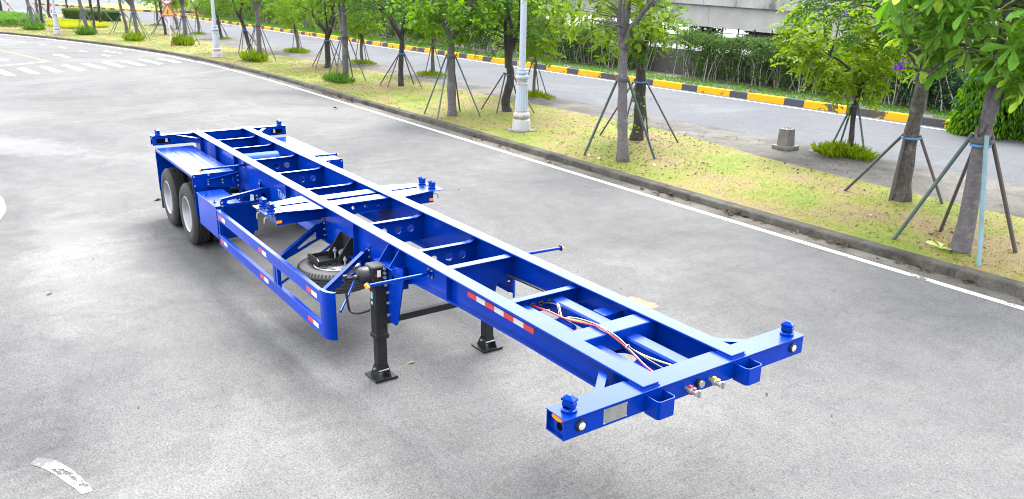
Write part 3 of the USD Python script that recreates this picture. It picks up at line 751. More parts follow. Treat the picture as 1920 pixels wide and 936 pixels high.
def asphalt(name, dark, light, streak=0.15, along=(6.0, 0.55, 1), patch=0.16, grain=48.0, spots=True, rough_patch=0.5, patches=()):
    """worn grey surface: even base, soft patches, thin drag marks along one way, grit, dark specks, a few hair cracks"""
    d, l = np.array(dark) * K, np.array(light) * K
    n = {"g": ("geometry", {}),
         "n1": ("noise_texture", {"scale": patch, "detail": 9, "roughness": 0.66, "distortion": 0.9}),
         "n3": ("noise_texture", {"scale": 2.2, "detail": 9, "roughness": 0.74}),
         "b": ("math", {"math_type": "multiply_add", "value2": rough_patch}),
         "sc": ("math", {"math_type": "multiply", "value2": 1.0 / (1 + rough_patch)}),
         "r": ("rgb_ramp", {"ramp": [(0.37, tuple(d)), (0.475, tuple(d * .4 + l * .6)), (0.545, tuple(l)), (0.565, tuple(l * 1.08)), (0.68, tuple(l * 1.22))]}),
         "mp": ("mapping", {"scale": along}),
         "n2": ("noise_texture", {"scale": 1.0, "detail": 8, "roughness": 0.72, "distortion": 1.0}),
         "sr": ("rgb_ramp", {"ramp": [(0.26, (1 - streak * .6,) * 3), (0.42, (1, 1, 1)), (0.54, (1, 1, 1)), (0.70, (1 - streak,) * 3)]}),
         "m1": ("mix_color", {"blend_type": "multiply", "fac": 1.0}),
         "n4": ("noise_texture", {"scale": grain, "detail": 6, "roughness": 0.8}),
         "gr": ("rgb_ramp", {"ramp": [(0.31, (0.22,) * 3), (0.42, (0.74,) * 3), (0.5, (1.0,) * 3), (0.59, (1.2,) * 3), (0.69, (1.8,) * 3)]}),
         "n5": ("noise_texture", {"scale": 15.0, "detail": 5, "roughness": 0.75}), "g5": ("rgb_ramp", {"ramp": [(0.32, (0.70,) * 3), (0.43, (0.96,) * 3), (0.58, (1.03,) * 3), (0.70, (1.2,) * 3)]}), "m5": ("mix_color", {"blend_type": "multiply", "fac": 1.0}),
         "mx": ("mix_color", {"blend_type": "multiply", "fac": 1.0}),
         "v": ("voronoi_texture", {"scale": 1.15, "randomness": 1.0}),
         "vn": ("noise_texture", {"scale": 7.0, "detail": 5}),
         "va": ("math", {"math_type": "multiply_add", "value2": 0.28}),
         "vr": ("rgb_ramp", {"ramp": [(0.17, (1, 1, 1)), (0.235, (0, 0, 0))]}),
         "vm": ("math", {"math_type": "multiply", "value2": 0.40 if spots else 0.0}),
         "st": ("mix_color", {"b": (0.055, 0.042, 0.030)}),
         "cd": ("noise_texture", {"scale": 0.9, "detail": 6, "roughness": 0.65}),
         "cv": ("vector_math", {"math_type": "multiply_add", "vector2": (1.6, 1.6, 0)}),
         "ce": ("voronoi_texture", {"scale": 0.16, "feature": "distance_to_edge"}),
         "cr": ("rgb_ramp", {"ramp": [(0.0, (1, 1, 1)), (0.0022, (0, 0, 0))]}),
         "cm": ("math", {"math_type": "multiply", "value2": 0.32 if spots else 0.2}),
         "ck": ("mix_color", {"b": (0.030, 0.028, 0.027)}),
         "p": ("principled_bsdf", {"roughness": 0.9, "specular_ior_level": 0.05}),
         "bp": ("bump", {"strength": 0.4, "distance": 0.006})}
    L = [("g.position", "n1.vector"), ("g.position", "mp.vector"), ("mp.vector", "n2.vector"), ("g.position", "n3.vector"), ("g.position", "n4.vector"),
         ("n3.fac", "b.value1"), ("n1.fac", "b.value3"), ("b.value", "sc.value1"), ("sc.value", "r.fac"), ("n2.fac", "sr.fac"), ("r.color", "m1.a"), ("sr.color", "m1.b"),
         ("n4.fac", "gr.fac"), ("m1.result", "m5.a"), ("g.position", "n5.vector"), ("n5.fac", "g5.fac"), ("g5.color", "m5.b"), ("m5.result", "mx.a"), ("gr.color", "mx.b"),
         ("g.position", "v.vector"), ("g.position", "vn.vector"), ("vn.fac", "va.value1"), ("v.distance", "va.value3"), ("va.value", "vr.fac"), ("vr.color", "vm.value1"),
         ("vm.value", "st.fac"), ("mx.result", "st.a"),
         ("g.position", "cd.vector"), ("cd.color", "cv.vector1"), ("g.position", "cv.vector3"), ("cv.vector", "ce.vector"), ("ce.distance", "cr.fac"), ("cr.color", "cm.value1"), ("cm.value", "ck.fac"), ("st.result", "ck.a"),
         ("ck.result", "p.base_color"), ("n4.fac", "bp.height"), ("bp.normal", "p.normal")]
    last = "m1.result"
    for i, (cx, cy, rx, ry, rot, fac, sc_, st_) in enumerate(patches):       # old stains, washed-out areas, and a darker ellipse below the front bolster
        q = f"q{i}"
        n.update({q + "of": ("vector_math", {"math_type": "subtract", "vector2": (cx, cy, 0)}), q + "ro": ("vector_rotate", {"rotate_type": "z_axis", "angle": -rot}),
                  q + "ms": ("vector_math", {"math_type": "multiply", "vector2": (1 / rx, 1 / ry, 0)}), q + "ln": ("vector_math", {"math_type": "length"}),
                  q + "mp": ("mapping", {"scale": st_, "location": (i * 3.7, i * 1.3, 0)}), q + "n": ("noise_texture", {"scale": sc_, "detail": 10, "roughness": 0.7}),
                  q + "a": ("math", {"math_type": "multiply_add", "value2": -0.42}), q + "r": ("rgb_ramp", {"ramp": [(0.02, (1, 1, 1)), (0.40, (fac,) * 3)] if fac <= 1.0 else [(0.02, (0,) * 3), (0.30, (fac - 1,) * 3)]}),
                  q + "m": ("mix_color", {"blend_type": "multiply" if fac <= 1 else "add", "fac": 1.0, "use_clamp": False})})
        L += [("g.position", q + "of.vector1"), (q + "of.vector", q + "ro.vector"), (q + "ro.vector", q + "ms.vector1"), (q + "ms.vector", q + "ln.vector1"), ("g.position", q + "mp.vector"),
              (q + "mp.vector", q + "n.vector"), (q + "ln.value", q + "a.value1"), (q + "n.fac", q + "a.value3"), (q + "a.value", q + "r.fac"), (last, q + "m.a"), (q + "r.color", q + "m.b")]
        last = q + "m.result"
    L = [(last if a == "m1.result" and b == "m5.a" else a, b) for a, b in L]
    return ground_mat(name, n, L)

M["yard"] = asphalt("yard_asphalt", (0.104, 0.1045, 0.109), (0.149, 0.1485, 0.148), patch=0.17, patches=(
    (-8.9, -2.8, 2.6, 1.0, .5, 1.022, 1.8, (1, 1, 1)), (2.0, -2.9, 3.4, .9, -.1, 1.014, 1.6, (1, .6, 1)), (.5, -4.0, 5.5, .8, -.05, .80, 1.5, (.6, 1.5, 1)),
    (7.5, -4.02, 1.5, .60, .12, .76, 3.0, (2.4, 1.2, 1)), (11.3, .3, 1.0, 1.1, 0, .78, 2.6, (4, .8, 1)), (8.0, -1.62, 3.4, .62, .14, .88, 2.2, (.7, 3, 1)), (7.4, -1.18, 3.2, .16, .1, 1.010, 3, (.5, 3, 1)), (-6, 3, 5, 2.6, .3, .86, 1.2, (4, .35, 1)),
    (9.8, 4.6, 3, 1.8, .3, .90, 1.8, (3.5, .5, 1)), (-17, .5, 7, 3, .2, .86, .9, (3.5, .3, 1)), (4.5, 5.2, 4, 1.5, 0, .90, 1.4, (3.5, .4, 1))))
M["road"] = asphalt("road_asphalt", (0.098, 0.103, 0.114), (0.118, 0.123, 0.134), along=(0.3, 4, 1), spots=False, streak=.12)
M["paving"] = asphalt("paving_concrete", (0.070, 0.066, 0.060), (0.138, 0.131, 0.121), patch=0.5, along=(0.3, 1.0, 1), spots=False)
M["gutter"] = asphalt("gutter_concrete", (0.075, 0.068, 0.057), (0.145, 0.138, 0.122), patch=0.8, along=(0.4, 2, 1), spots=False)
M["kerb"] = asphalt("kerb_concrete", (0.030, 0.0275, 0.024), (0.098, 0.092, 0.080), patch=1.2, along=(0.6, 3, 3), grain=60, spots=False, rough_patch=.8)
M["concrete"] = mat("old_concrete", (0.125, 0.118, 0.105), 0.85, var=0.35, vscale=5, bump=0.3, bscale=40)
M["earth"] = mat("bare_earth", (0.07, 0.055, 0.038), 0.95, var=0.4, vscale=1.5, bump=0.4, bscale=20)
M["far_ground"] = mat("far_ground", (0.105, 0.103, 0.098), 0.9, var=0.15, vscale=0.1)
lawn_n = {"g": ("geometry", {}), "n1": ("noise_texture", {"scale": 0.55, "detail": 6, "roughness": 0.65}), "n2": ("noise_texture", {"scale": 9.0, "detail": 6, "roughness": 0.7}),
          "n3": ("noise_texture", {"scale": 60.0, "detail": 3}),
          "a": ("math", {"math_type": "multiply_add", "value2": 0.75}), "b": ("math", {"math_type": "multiply_add", "value2": 0.45}),
          "r": ("rgb_ramp", {"ramp": [(0.80, (0.135, 0.175, 0.026)), (1.02, (0.205, 0.205, 0.040)), (1.15, (0.27, 0.215, 0.075)), (1.30, (0.30, 0.225, 0.115))]}),
          "sc": ("math", {"math_type": "multiply", "value2": 0.60}),
          "p": ("principled_bsdf", {"roughness": 0.9, "specular_ior_level": 0.15}), "bp": ("bump", {"strength": 0.6, "distance": 0.03})}
lawn_n["r"] = ("rgb_ramp", {"ramp": [(0.57, kk((0.115, 0.175, 0.009))), (0.645, kk((0.168, 0.190, 0.018))), (0.69, kk((0.225, 0.185, 0.058))), (0.755, kk((0.20, 0.138, 0.078)))]})
lawn_l = [("g.position", "n1.vector"), ("g.position", "n2.vector"), ("g.position", "n3.vector"), ("n2.fac", "a.value1"), ("n1.fac", "a.value3"), ("n3.fac", "b.value1"), ("a.value", "b.value3"),
          ("b.value", "sc.value1"), ("sc.value", "r.fac"), ("r.color", "p.base_color"), ("n2.fac", "bp.height"), ("bp.normal", "p.normal")]
M["lawn"] = ground_mat("lawn", lawn_n, lawn_l)
gb_n = dict(lawn_n); gb_n["h"] = ("hsv", {"value": 1.12, "saturation": 1.05}); gb_n["g2"] = ("map_range", {"to_min": 0.9, "to_max": 1.45})
M["blade"] = ground_mat("grass_blade", gb_n, [l for l in lawn_l if l[1] not in ("p.base_color", "p.normal") and l[0] != "bp.normal"] + [("g.random_per_island", "g2.value"), ("g2.result", "h.value"), ("r.color", "h.color"), ("h.color", "p.base_color")])

def paint(name, col, wear=0.5, under=(0.13, 0.13, 0.13)):
    col, under = kk(col, .78), kk(under)
    n = {"g": ("geometry", {}), "n": ("noise_texture", {"scale": 14, "detail": 8, "roughness": 0.75}), "n2": ("noise_texture", {"scale": 1.4, "detail": 4}),
         "a": ("math", {"math_type": "multiply_add", "value2": 0.6}), "r": ("rgb_ramp", {"ramp": [(0.58 + .16 * (.5 - wear), col), (0.60 + .16 * (.5 - wear), under)]}),
         "sc": ("math", {"math_type": "multiply", "value2": 0.72}), "p": ("principled_bsdf", {"roughness": 0.8, "specular_ior_level": 0.08})}
    return ground_mat(name, n, [("g.position", "n.vector"), ("g.position", "n2.vector"), ("n.fac", "a.value1"), ("n2.fac", "a.value3"), ("a.value", "sc.value1"), ("sc.value", "r.fac"), ("r.color", "p.base_color")])
M["white_paint"] = paint("white_road_paint", (0.34, 0.34, 0.33), -0.15)
M["worn_paint"] = paint("worn_road_paint", (0.30, 0.30, 0.30), 0.62)
M["faint_paint"] = paint("faint_road_paint", (0.068, 0.071, 0.077), 0.5, (0.12, 0.125, 0.135))
M["yellow_line"] = paint("yellow_road_paint", (0.16, 0.115, 0.045), 0.3)
M["yellow_kerb"] = paint("yellow_kerb_paint", (0.36, 0.18, 0.003), 0.12, (0.08, 0.065, 0.045))
M["black_kerb"] = paint("black_kerb_paint", (0.030, 0.034, 0.042), 0.2, (0.07, 0.06, 0.06))

def sheet(poly, z):
    pg = poly if hasattr(poly, "geom_type") else Polygon(poly)
    polys = list(pg.geoms) if hasattr(pg, "geoms") else [pg]
    out = []
    for q in polys:
        v, f = trimesh.creation.triangulate_polygon(q, engine="earcut")
        v = np.column_stack([v, np.full(len(v), z)])
        n = np.cross(v[f[:, 1]] - v[f[:, 0]], v[f[:, 2]] - v[f[:, 0]])[:, 2]
        f = np.where((n < 0)[:, None], f[:, ::-1], f)
        out.append(trimesh.Trimesh(v, f, process=False))
    return trimesh.util.concatenate(out)

# kerb line between the yard and the planted median
KLN = np.array([(40, 8.05), (24, 8.05), (16, 8.06), (11, 8.07), (4.6, 8.1), (-2.8, 8.2), (-9.5, 8.3), (-16.1, 8.4), (-22, 8.42), (-28, 8.22), (-36.3, 7.55), (-47.1, 5.43), (-55.7, 3.1), (-64.3, .2), (-75, -4.2), (-90, -11), (-110, -21)], float)
from scipy.interpolate import CubicSpline
tk = np.concatenate([[0], np.cumsum(np.linalg.norm(np.diff(KLN, axis=0), axis=1))])
KS = CubicSpline(tk, KLN)
kt = np.arange(0, tk[-1], 0.5)
KP = KS(kt)
kn = KS(kt, 1); kn /= np.linalg.norm(kn, axis=1)[:, None]
KN = np.stack([kn[:, 1], -kn[:, 0]], 1)          # points into the median
if (KN[20] @ np.array([0, 1])) < 0: KN = -KN
koff = lambda d: KP + KN * d
strip = lambda a, b: Polygon(np.vstack([koff(a), koff(b)[::-1]]))

obj("ground", sheet(sbox(-900, -500, 400, 900), -0.03), "far_ground", kind="structure")
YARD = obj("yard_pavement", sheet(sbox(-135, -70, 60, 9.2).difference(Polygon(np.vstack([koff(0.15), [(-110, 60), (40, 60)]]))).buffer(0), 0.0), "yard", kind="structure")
ROAD = obj("far_road", sheet(unary_union([sbox(-400, 14.9, 60, 22.6), sbox(-400, -60, -104, 40), sbox(-106, 20, -101, 200)]).difference(Polygon(np.vstack([koff(0.15), [(-110, 60), (40, 60)]])).intersection(sbox(-106, -30, 60, 15.0))).buffer(0), -0.006), "road", kind="structure")
GUT = obj("gutter", sheet(strip(-0.36, 0.02), 0.004), "gutter", kind="structure")

# median: earth body, lawn on top, paving along the road side
inner = np.array([(60, 12.1), (12, 12.2), (8.8, 12.27), (6.8, 12.32), (2.8, 12.71), (-1.3, 13.5), (-6.4, 13.5), (-14.7, 13.34), (-20, 13.75), (-33, 12.47), (-42, 11.97), (-56, 12.6), (-70, 13.0), (-84, 14.6), (-90, 15.2)], float)
back = koff(0.30)
med = Polygon(np.vstack([back[back[:, 0] > -104], [(-106, -8), (-109, 2), (-107, 11), (-103, 15.3), (60, 15.3)]])).buffer(0)
pav = Polygon(np.vstack([inner, [(-90, 15.3), (60, 15.3)]])).buffer(0)
lawn = med.difference(pav)
MED = obj("median_paving", prism(pav.intersection(med), -0.02, 0.118, "xy"), "paving", kind="structure")
LAWN = obj("median_lawn", prism(lawn, -0.02, 0.122, "xy"), "lawn", kind="structure")
# paving joints and a cover slab
PJ = obj("cover_slab", sheet(Polygon([(0.0, 13.85), (1.35, 13.7), (1.45, 14.5), (0.1, 14.65)]), 0.122), "gutter", MED)

# kerb stones (cast lengths with open joints)
KERB = UsdGeom.Xform.Define(stage, numbered("/World", "yard_kerb")).GetPath().pathString
tag(KERB, kind="structure")
rngk = np.random.default_rng(3)
i = 0
seg = 4
while i + seg < len(KP):
    if KP[i, 0] < 20:
        P0, P1 = [], []
        sub = range(i, i + seg + 1)
        V = []
        prof = [(0.0, -0.02), (0.0, 0.0), (0.018, 0.118), (0.045, 0.137), (0.26, 0.137), (0.30, 0.122), (0.30, -0.02)]
        jit = rngk.normal(0, .004, 2)
        for j in sub:
            e = 0.004 if j == i else (-0.004 if j == i + seg else 0)
            p = KP[j] + kn[j] * e
            for (d, z) in prof:
                q = p + KN[j] * (d + jit[0])
                V.append((q[0], q[1], z + (jit[1] if z > .05 else 0)))
        m_ = len(prof); F = []
        for a in range(seg):
            for b in range(m_ - 1):
                o = a * m_ + b
                F += [(o, o + m_, o + m_ + 1), (o, o + m_ + 1, o + 1)]
        for b in range(1, m_ - 1):
            F += [(0, b, b + 1), (seg * m_, seg * m_ + b + 1, seg * m_ + b)]
        mm = trimesh.Trimesh(V, F, process=False)
        mm.fix_normals()
        obj("kerb_stone", mm, "kerb", KERB)
    i += seg
    if KP[i, 0] < -66: seg = 8

# painted lines in the yard
def mark(poly, matname="white_paint", parent=None, z=0.004, name="road_marking"):
    obj(name, sheet(poly, z), matname, parent or YARD)
mark(strip(-0.50, -0.365), "white_paint", z=0.0045, name="edge_line")
CW = [[(-31.2, -2.3), (-27.9, -1.95), (-27.6, -1.6), (-30.7, -1.85)]]
base = np.array([(-27.56, -1.6), (-31.25, -1.19), (-31.41, -.88), (-28.2, -.75)])
for k in range(10):
    c0 = np.array([-31.3, -2.15]) + np.array([-.46, 1.02]) * k
    d, w = np.array([3.35, .36]), np.array([-.14, .36])
    if k == 9: d = d * .95
    mark(Polygon([c0, c0 + d, c0 + d + w, c0 + w]), "white_paint", name="crosswalk_stripe")
mark(LineString([(-52, -2.4), (-45.08, -1.0), (-39.6, -.07), (-34.92, .69)]).buffer(.09, cap_style=2), "yellow_line", name="yellow_line")
mark(LineString([(-30.0, -6.0), (-33.46, -1.72), (-34.35, -.51), (-35.15, .55)]).buffer(.14, cap_style=2), "white_paint", name="stop_line")
for (a, b) in (((-53.4, .65), (-52.26, .98)), ((-49.79, 1.62), (-48.85, 1.88)), ((-46.73, 2.46), (-45.2, 2.66)), ((-42.57, 3.15), (-41.48, 3.39)), ((-38.81, 3.84), (-37.62, 4.04)), ((-57.2, -.5), (-56.0, -.07))):
    mark(LineString([a, b]).buffer(.1, cap_style=2), "white_paint", name="lane_dash")
def arrow(tip, tail):
    tip, tail = np.array(tip), np.array(tail); d = (tip - tail) / np.linalg.norm(tip - tail); n = np.array([-d[1], d[0]])
    h = tip - d * 1.1
    mark(Polygon([tail + n * .09, h + n * .09, h + n * .28, tip, h - n * .28, h - n * .09, tail - n * .09]), "white_paint", name="lane_arrow")
arrow((-40.5, 1.42), (-37.4, 1.95)); arrow((-42.2, 4.40), (-39.5, 5.04)); arrow((-36.3, -1.09), (-39.0, -2.0))
rga = np.random.default_rng(12)
arc = np.array([(7.97, -4.02), (8.11, -3.89), (8.36, -3.79), (8.57, -3.73), (8.69, -3.70), (8.80, -3.69), (8.80, -3.775), (8.70, -3.80), (8.54, -3.86), (8.36, -3.92), (8.2, -3.99), (8.06, -4.09)])
chips = [Point(8.12 + .58 * q + rga.normal(0, .015), -3.97 + .24 * q + rga.normal(0, .028)).buffer(rga.uniform(.005, .02), 5) for q in rga.uniform(.25, 1.0, 15)]
chips = [LineString([(p.centroid.x - .03, p.centroid.y - .02), (p.centroid.x + .03, p.centroid.y + .015)]).buffer(rga.uniform(.004, .014), 2).union(p) for p in chips]
worn = Polygon(arc).buffer(0).difference(unary_union(chips))
mark(worn, "worn_paint", name="worn_arc")
mark(Polygon([(-3.4, -3.75), (-3.0, -3.60), (-2.4, -3.58), (-1.7, -3.62), (-1.15, -3.74), (-1.0, -3.95), (-1.0, -5), (-3.4, -5)]), "white_paint", name="painted_patch")
# far road lines
mark(sbox(-100, 22.05, 40, 22.17), "white_paint", ROAD, 0.0, "edge_line")
mark(sbox(-86, 15.42, 40, 15.52), "worn_paint", ROAD, 0.0, "edge_line")
for x in np.arange(-95, 20, 3.6):
    mark(sbox(x + .9, 18.68, x + 2.0, 18.78), "faint_paint", ROAD, 0.0, "lane_dash")

# yellow and black kerb beyond the far road
FK = UsdGeom.Xform.Define(stage, numbered("/World", "far_kerb")).GetPath().pathString
tag(FK, kind="structure")
def kblock(x0, x1, y0, mname, parent=FK):
    obj("kerb_block", hull([(x, y, z) for x in (x0 + .006, x1 - .006) for y, z in ((y0, -.01), (y0 + .03, .235), (y0 + .05, .25), (y0 + .24, .25), (y0 + .24, -.01))]), mname, parent)
x = -101.0 + (-9.61 + 2.71 * 40 - (-101.0)) % 2.71 - 2.71
while x < 14:
    kblock(x, x + .90, 22.55, "black_kerb"); kblock(x + .90, x + 2.71, 22.55, "yellow_kerb")
    x += 2.71
# rounded corner and the kerb across the side road
cpts = [(-101.2 + 1.2 * math.cos(t) - 0.6, 24.0 + 1.45 * math.sin(t)) for t in np.linspace(-1.57, -3.14, 5)] + [(-103.0, 26), (-103.0, 28)]
for k in range(len(cpts) - 1):
    a, b = np.array(cpts[k]), np.array(cpts[k + 1]); dd = (b - a) / np.linalg.norm(b - a); nn = np.array([dd[1], -dd[0]]) * -1
    obj("kerb_block", hull([(*(p + o * np.array([-dd[1], dd[0]]) * -1), z) for p in (a, b) for o in (0, .24) for z in (-.01, .25)]), ("yellow_kerb", "black_kerb")[k % 2], FK)
k2 = np.array([(-168, 12), (-144, 17.2), (-134, 19.0), (-124, 21.2), (-116, 24.5), (-113, 30), (-112, 40)])
far_isl = Polygon(np.vstack([k2, [(-170, 44)]]))
obj("far_verge", prism(far_isl, -.02, .2, "xy"), "lawn", kind="structure")
kline = LineString(k2)
for k, s_ in enumerate(np.arange(0, kline.length - 2, 1.8)):
    a, b = np.array(kline.interpolate(s_).coords[0]), np.array(kline.interpolate(s_ + 1.78).coords[0])
    d = (b - a) / np.linalg.norm(b - a); nn = np.array([d[1], -d[0]])
    obj("kerb_block", hull([(*(p + o * nn), z) for p in (a, b) for o in (.002, .26) for z in (-.01, .26)]), ("yellow_kerb", "black_kerb")[k % 2], FK)
# verge behind the far kerb
VERGE = obj("verge", prism(sbox(-101, 22.80, 60, 27.2), -.02, .19, "xy"), "earth", kind="structure")
obj("ground_behind_fence", prism(sbox(-101, 27.21, 60, 30.4), -.02, .12, "xy"), "earth", kind="structure")

# ------------------------------------------------------------ leaves
def orient(d, roll):
    """frames (n,3,3) whose rows are along, across, normal"""
    d = d / np.linalg.norm(d, axis=1)[:, None]
    up = np.tile([0, 0, 1.0], (len(d), 1)); up[np.abs(d[:, 2]) > .95] = (1, 0, 0)
    s = np.cross(d, up); s /= np.linalg.norm(s, axis=1)[:, None]
    n = np.cross(s, d)
    c, q = np.cos(roll)[:, None], np.sin(roll)[:, None]
    return d, s * c + n * q, n * c - s * q

LEAF2 = (np.array([(0, 0, 0), (.45, .5, .10), (1, 0, -.12), (.45, -.5, .10)]), np.array([(0, 2, 1), (0, 3, 2)]))
LEAF_OB = (np.array([(0, 0, 0), (.35, .24, .05), (.35, 0, .0), (.35, -.24, .05), (.72, .5, .02), (.72, 0, -.05), (.72, -.5, .02), (.93, .28, -.09), (.93, -.28, -.09), (1, 0, -.16)]),
           np.array([(0, 2, 1), (0, 3, 2), (1, 2, 5), (1, 5, 4), (2, 3, 6), (2, 6, 5), (4, 5, 7), (5, 6, 8), (5, 9, 7), (5, 8, 9)]))
def leaves(P, D, L, W, roll, shape=LEAF2):
    """one mesh of many leaves: base points, directions, lengths, widths, rolls"""
    V0, F0 = shape
    a, s, n = orient(D, roll)
    V = P[:, None] + V0[None, :, 0, None] * (a * L[:, None])[:, None] + V0[None, :, 1, None] * (s * W[:, None])[:, None] + V0[None, :, 2, None] * (n * L[:, None])[:, None]
    F = F0[None] + (np.arange(len(P)) * len(V0))[:, None, None]
    return trimesh.Trimesh(V.reshape(-1, 3), F.reshape(-1, 3), process=False)

def rosettes(C, A, rng, n=8, L=.2, W=.42, droop=.2, shape=LEAF_OB):
    """whorls of leaves at the twig ends C with axes A"""
    A = A / np.linalg.norm(A, axis=1)[:, None]
    k = len(C)
    u = np.cross(A, rng.normal(size=(k, 3))); u /= np.linalg.norm(u, axis=1)[:, None]
    w = np.cross(A, u)
    t = (np.arange(n)[None] / n * 2 * math.pi * 2.4 + rng.uniform(0, .5, (k, n)))
    el = rng.uniform(-.15, .75, (k, n))
    D = np.cos(t)[..., None] * u[:, None] + np.sin(t)[..., None] * w[:, None] + el[..., None] * A[:, None]
    D[..., 2] -= droop
    Ls = L * rng.uniform(.65, 1.15, (k, n))
    P = C[:, None] + D * .02
    return leaves(P.reshape(-1, 3), D.reshape(-1, 3), Ls.ravel(), (Ls * W).ravel(), rng.normal(0, .35, k * n), shape)

def sprays(C, A, rng, n=7, L=.34, leaf=.10, W=.45, droop=.35):
    """pinnate sprays: leaflets in pairs along a drooping stalk"""
    A = A / np.linalg.norm(A, axis=1)[:, None]
    k = len(C)
    t = np.linspace(.15, 1, n)
    S = np.cross(A, np.tile([0, 0, 1.0], (k, 1))) + rng.normal(0, .25, (k, 3)); S /= np.linalg.norm(S, axis=1)[:, None] + 1e-9
    Ls = L * rng.uniform(.7, 1.2, k)
    base = C[:, None] + A[:, None] * (t[None] * Ls[:, None])[..., None]
    base[..., 2] -= droop * (t ** 2)[None] * Ls[:, None]
    P, D = [], []
    for q in (-1, 1):
        d = S[:, None] * q + A[:, None] * .55 + rng.normal(0, .15, (k, n, 3))
        d[..., 2] -= .25
        P.append(base); D.append(d)
    P, D = np.concatenate(P, 1).reshape(-1, 3), np.concatenate(D, 1).reshape(-1, 3)
    l = leaf * rng.uniform(.75, 1.2, len(P))
    return leaves(P, D, l, l * W, rng.normal(0, .4, len(P)))

M["leaf_big"] = leafmat("leaf_rosette", (0.06, 0.15, 0.014), (0.19, 0.31, 0.026), (0.28, 0.36, 0.03))
M["leaf_bright"] = leafmat("leaf_bright", (0.065, 0.145, 0.009), (0.21, 0.29, 0.014), (0.36, 0.38, 0.02))
M["leaf_almond"] = leafmat("leaf_almond", (0.065, 0.115, 0.010), (0.18, 0.21, 0.016), (0.38, 0.12, 0.03))
M["leaf_dark"] = leafmat("leaf_dark", (0.026, 0.068, 0.008), (0.115, 0.175, 0.012), (0.13, 0.20, 0.02), trans=.38)
M["leaf_mid"] = leafmat("leaf_mid", (0.05, 0.105, 0.008), (0.19, 0.245, 0.014), (0.22, 0.26, 0.02))
M["leaf_lime"] = leafmat("leaf_lime", (0.10, 0.17, 0.008), (0.38, 0.44, 0.014), (0.52, 0.52, 0.02))
M["leaf_hedge"] = leafmat("leaf_hedge", (0.026, 0.056, 0.010), (0.115, 0.135, 0.022), (0.17, 0.14, 0.04), trans=.35)
M["leaf_deep"] = leafmat("leaf_deep", (0.012, 0.038, 0.012), (0.04, 0.085, 0.016), (0.08, 0.12, 0.02), trans=.3)
M["leaf_weep"] = leafmat("leaf_weeping", (0.055, 0.135, 0.006), (0.33, 0.42, 0.012), (0.60, 0.58, 0.02))
M["leaf_cover"] = leafmat("leaf_cover", (0.045, 0.105, 0.016), (0.12, 0.19, 0.022), (0.22, 0.24, 0.03))
M["leaf_tuft"] = leafmat("leaf_tuft", (0.085, 0.13, 0.010), (0.23, 0.255, 0.022), (0.36, 0.30, 0.09))
M["leaf_gold"] = leafmat("leaf_gold", (0.17, 0.19, 0.010), (0.32, 0.29, 0.012))
M["leaf_box"] = leafmat("leaf_box", (0.05, 0.085, 0.02), (0.13, 0.17, 0.04))
M["leaf_dry"] = leafmat("leaf_dry", (0.035, 0.017, 0.009), (0.17, 0.085, 0.04), (0.50, 0.40, 0.28), trans=.1)
M["leaf_pale"] = leafmat("leaf_pale", (0.32, 0.37, 0.15), (0.45, 0.48, 0.28))
M["petal"] = leafmat("purple_petal", (0.15, 0.035, 0.32), (0.30, 0.10, 0.46))
def bark(name, c0, c1, scale=(6, 6, 2.2), lich=None):
    c0, c1, lich = kk(c0), kk(c1), kk(lich or c1)
    n = {"g": ("geometry", {}), "mp": ("mapping", {"scale": scale}), "n": ("noise_texture", {"scale": 2.2, "detail": 8, "roughness": 0.7}), "r": ("rgb_ramp", {"ramp": [(0.32, c0), (0.66, c1)]}),
         "n2": ("noise_texture", {"scale": 5.0, "detail": 6, "roughness": .65}), "r2": ("rgb_ramp", {"ramp": [(0.56, (0, 0, 0)), (0.64, (0.55,) * 3)]}), "m": ("mix_color", {"b": lich or c1}),
         "p": ("principled_bsdf", {"roughness": 0.9, "specular_ior_level": 0.2}), "bp": ("bump", {"strength": 0.7, "distance": 0.02})}
    return ground_mat(name, n, [("g.position", "mp.vector"), ("mp.vector", "n.vector"), ("n.fac", "r.fac"), ("r.color", "m.a"), ("g.position", "n2.vector"), ("n2.fac", "r2.fac"), ("r2.color", "m.fac"), ("m.result", "p.base_color"), ("n.fac", "bp.height"), ("bp.normal", "p.normal")])
M["bark_grey"] = bark("bark_grey", (0.075, 0.068, 0.07), (0.145, 0.133, 0.135), (5, 5, 9), (0.19, 0.19, 0.17))
M["bark_rough"] = bark("bark_rough", (0.018, 0.015, 0.013), (0.11, 0.098, 0.08), (11, 11, 5), (0.19, 0.185, 0.16))
M["bark_dark"] = bark("bark_dark", (0.016, 0.014, 0.013), (0.06, 0.052, 0.045), (9, 9, 3), (0.10, 0.095, 0.08))
M["bark_slim"] = bark("bark_slim", (0.05, 0.045, 0.038), (0.15, 0.135, 0.11), (9, 9, 4), (0.24, 0.24, 0.21))
M["stem_pale"] = mat("pale_stem", (0.27, 0.245, 0.215), 0.85, var=0.3, vscale=3)
M["stake_green"] = mat("green_stake", (0.020, 0.050, 0.042), 0.6, var=0.4, vscale=3)
M["stake_brown"] = mat("brown_stake", (0.036, 0.024, 0.024), 0.65, var=0.4, vscale=3)
M["stake_blue"] = mat("blue_green_stake", (0.11, 0.22, 0.26), 0.55, var=0.3, vscale=3)
M["stake_fence"] = mat("fence_green", (0.035, 0.13, 0.115), 0.5, var=0.2)
M["tie_black"] = mat("black_tie", (0.015, 0.016, 0.018), 0.7)
M["tie_blue"] = mat("blue_rope", (0.015, 0.15, 0.34), 0.6)
M["lamp_paint"] = mat("pale_blue_paint", (0.31, 0.355, 0.42), 0.35, coat=0.4, var=0.06, vscale=2.5)
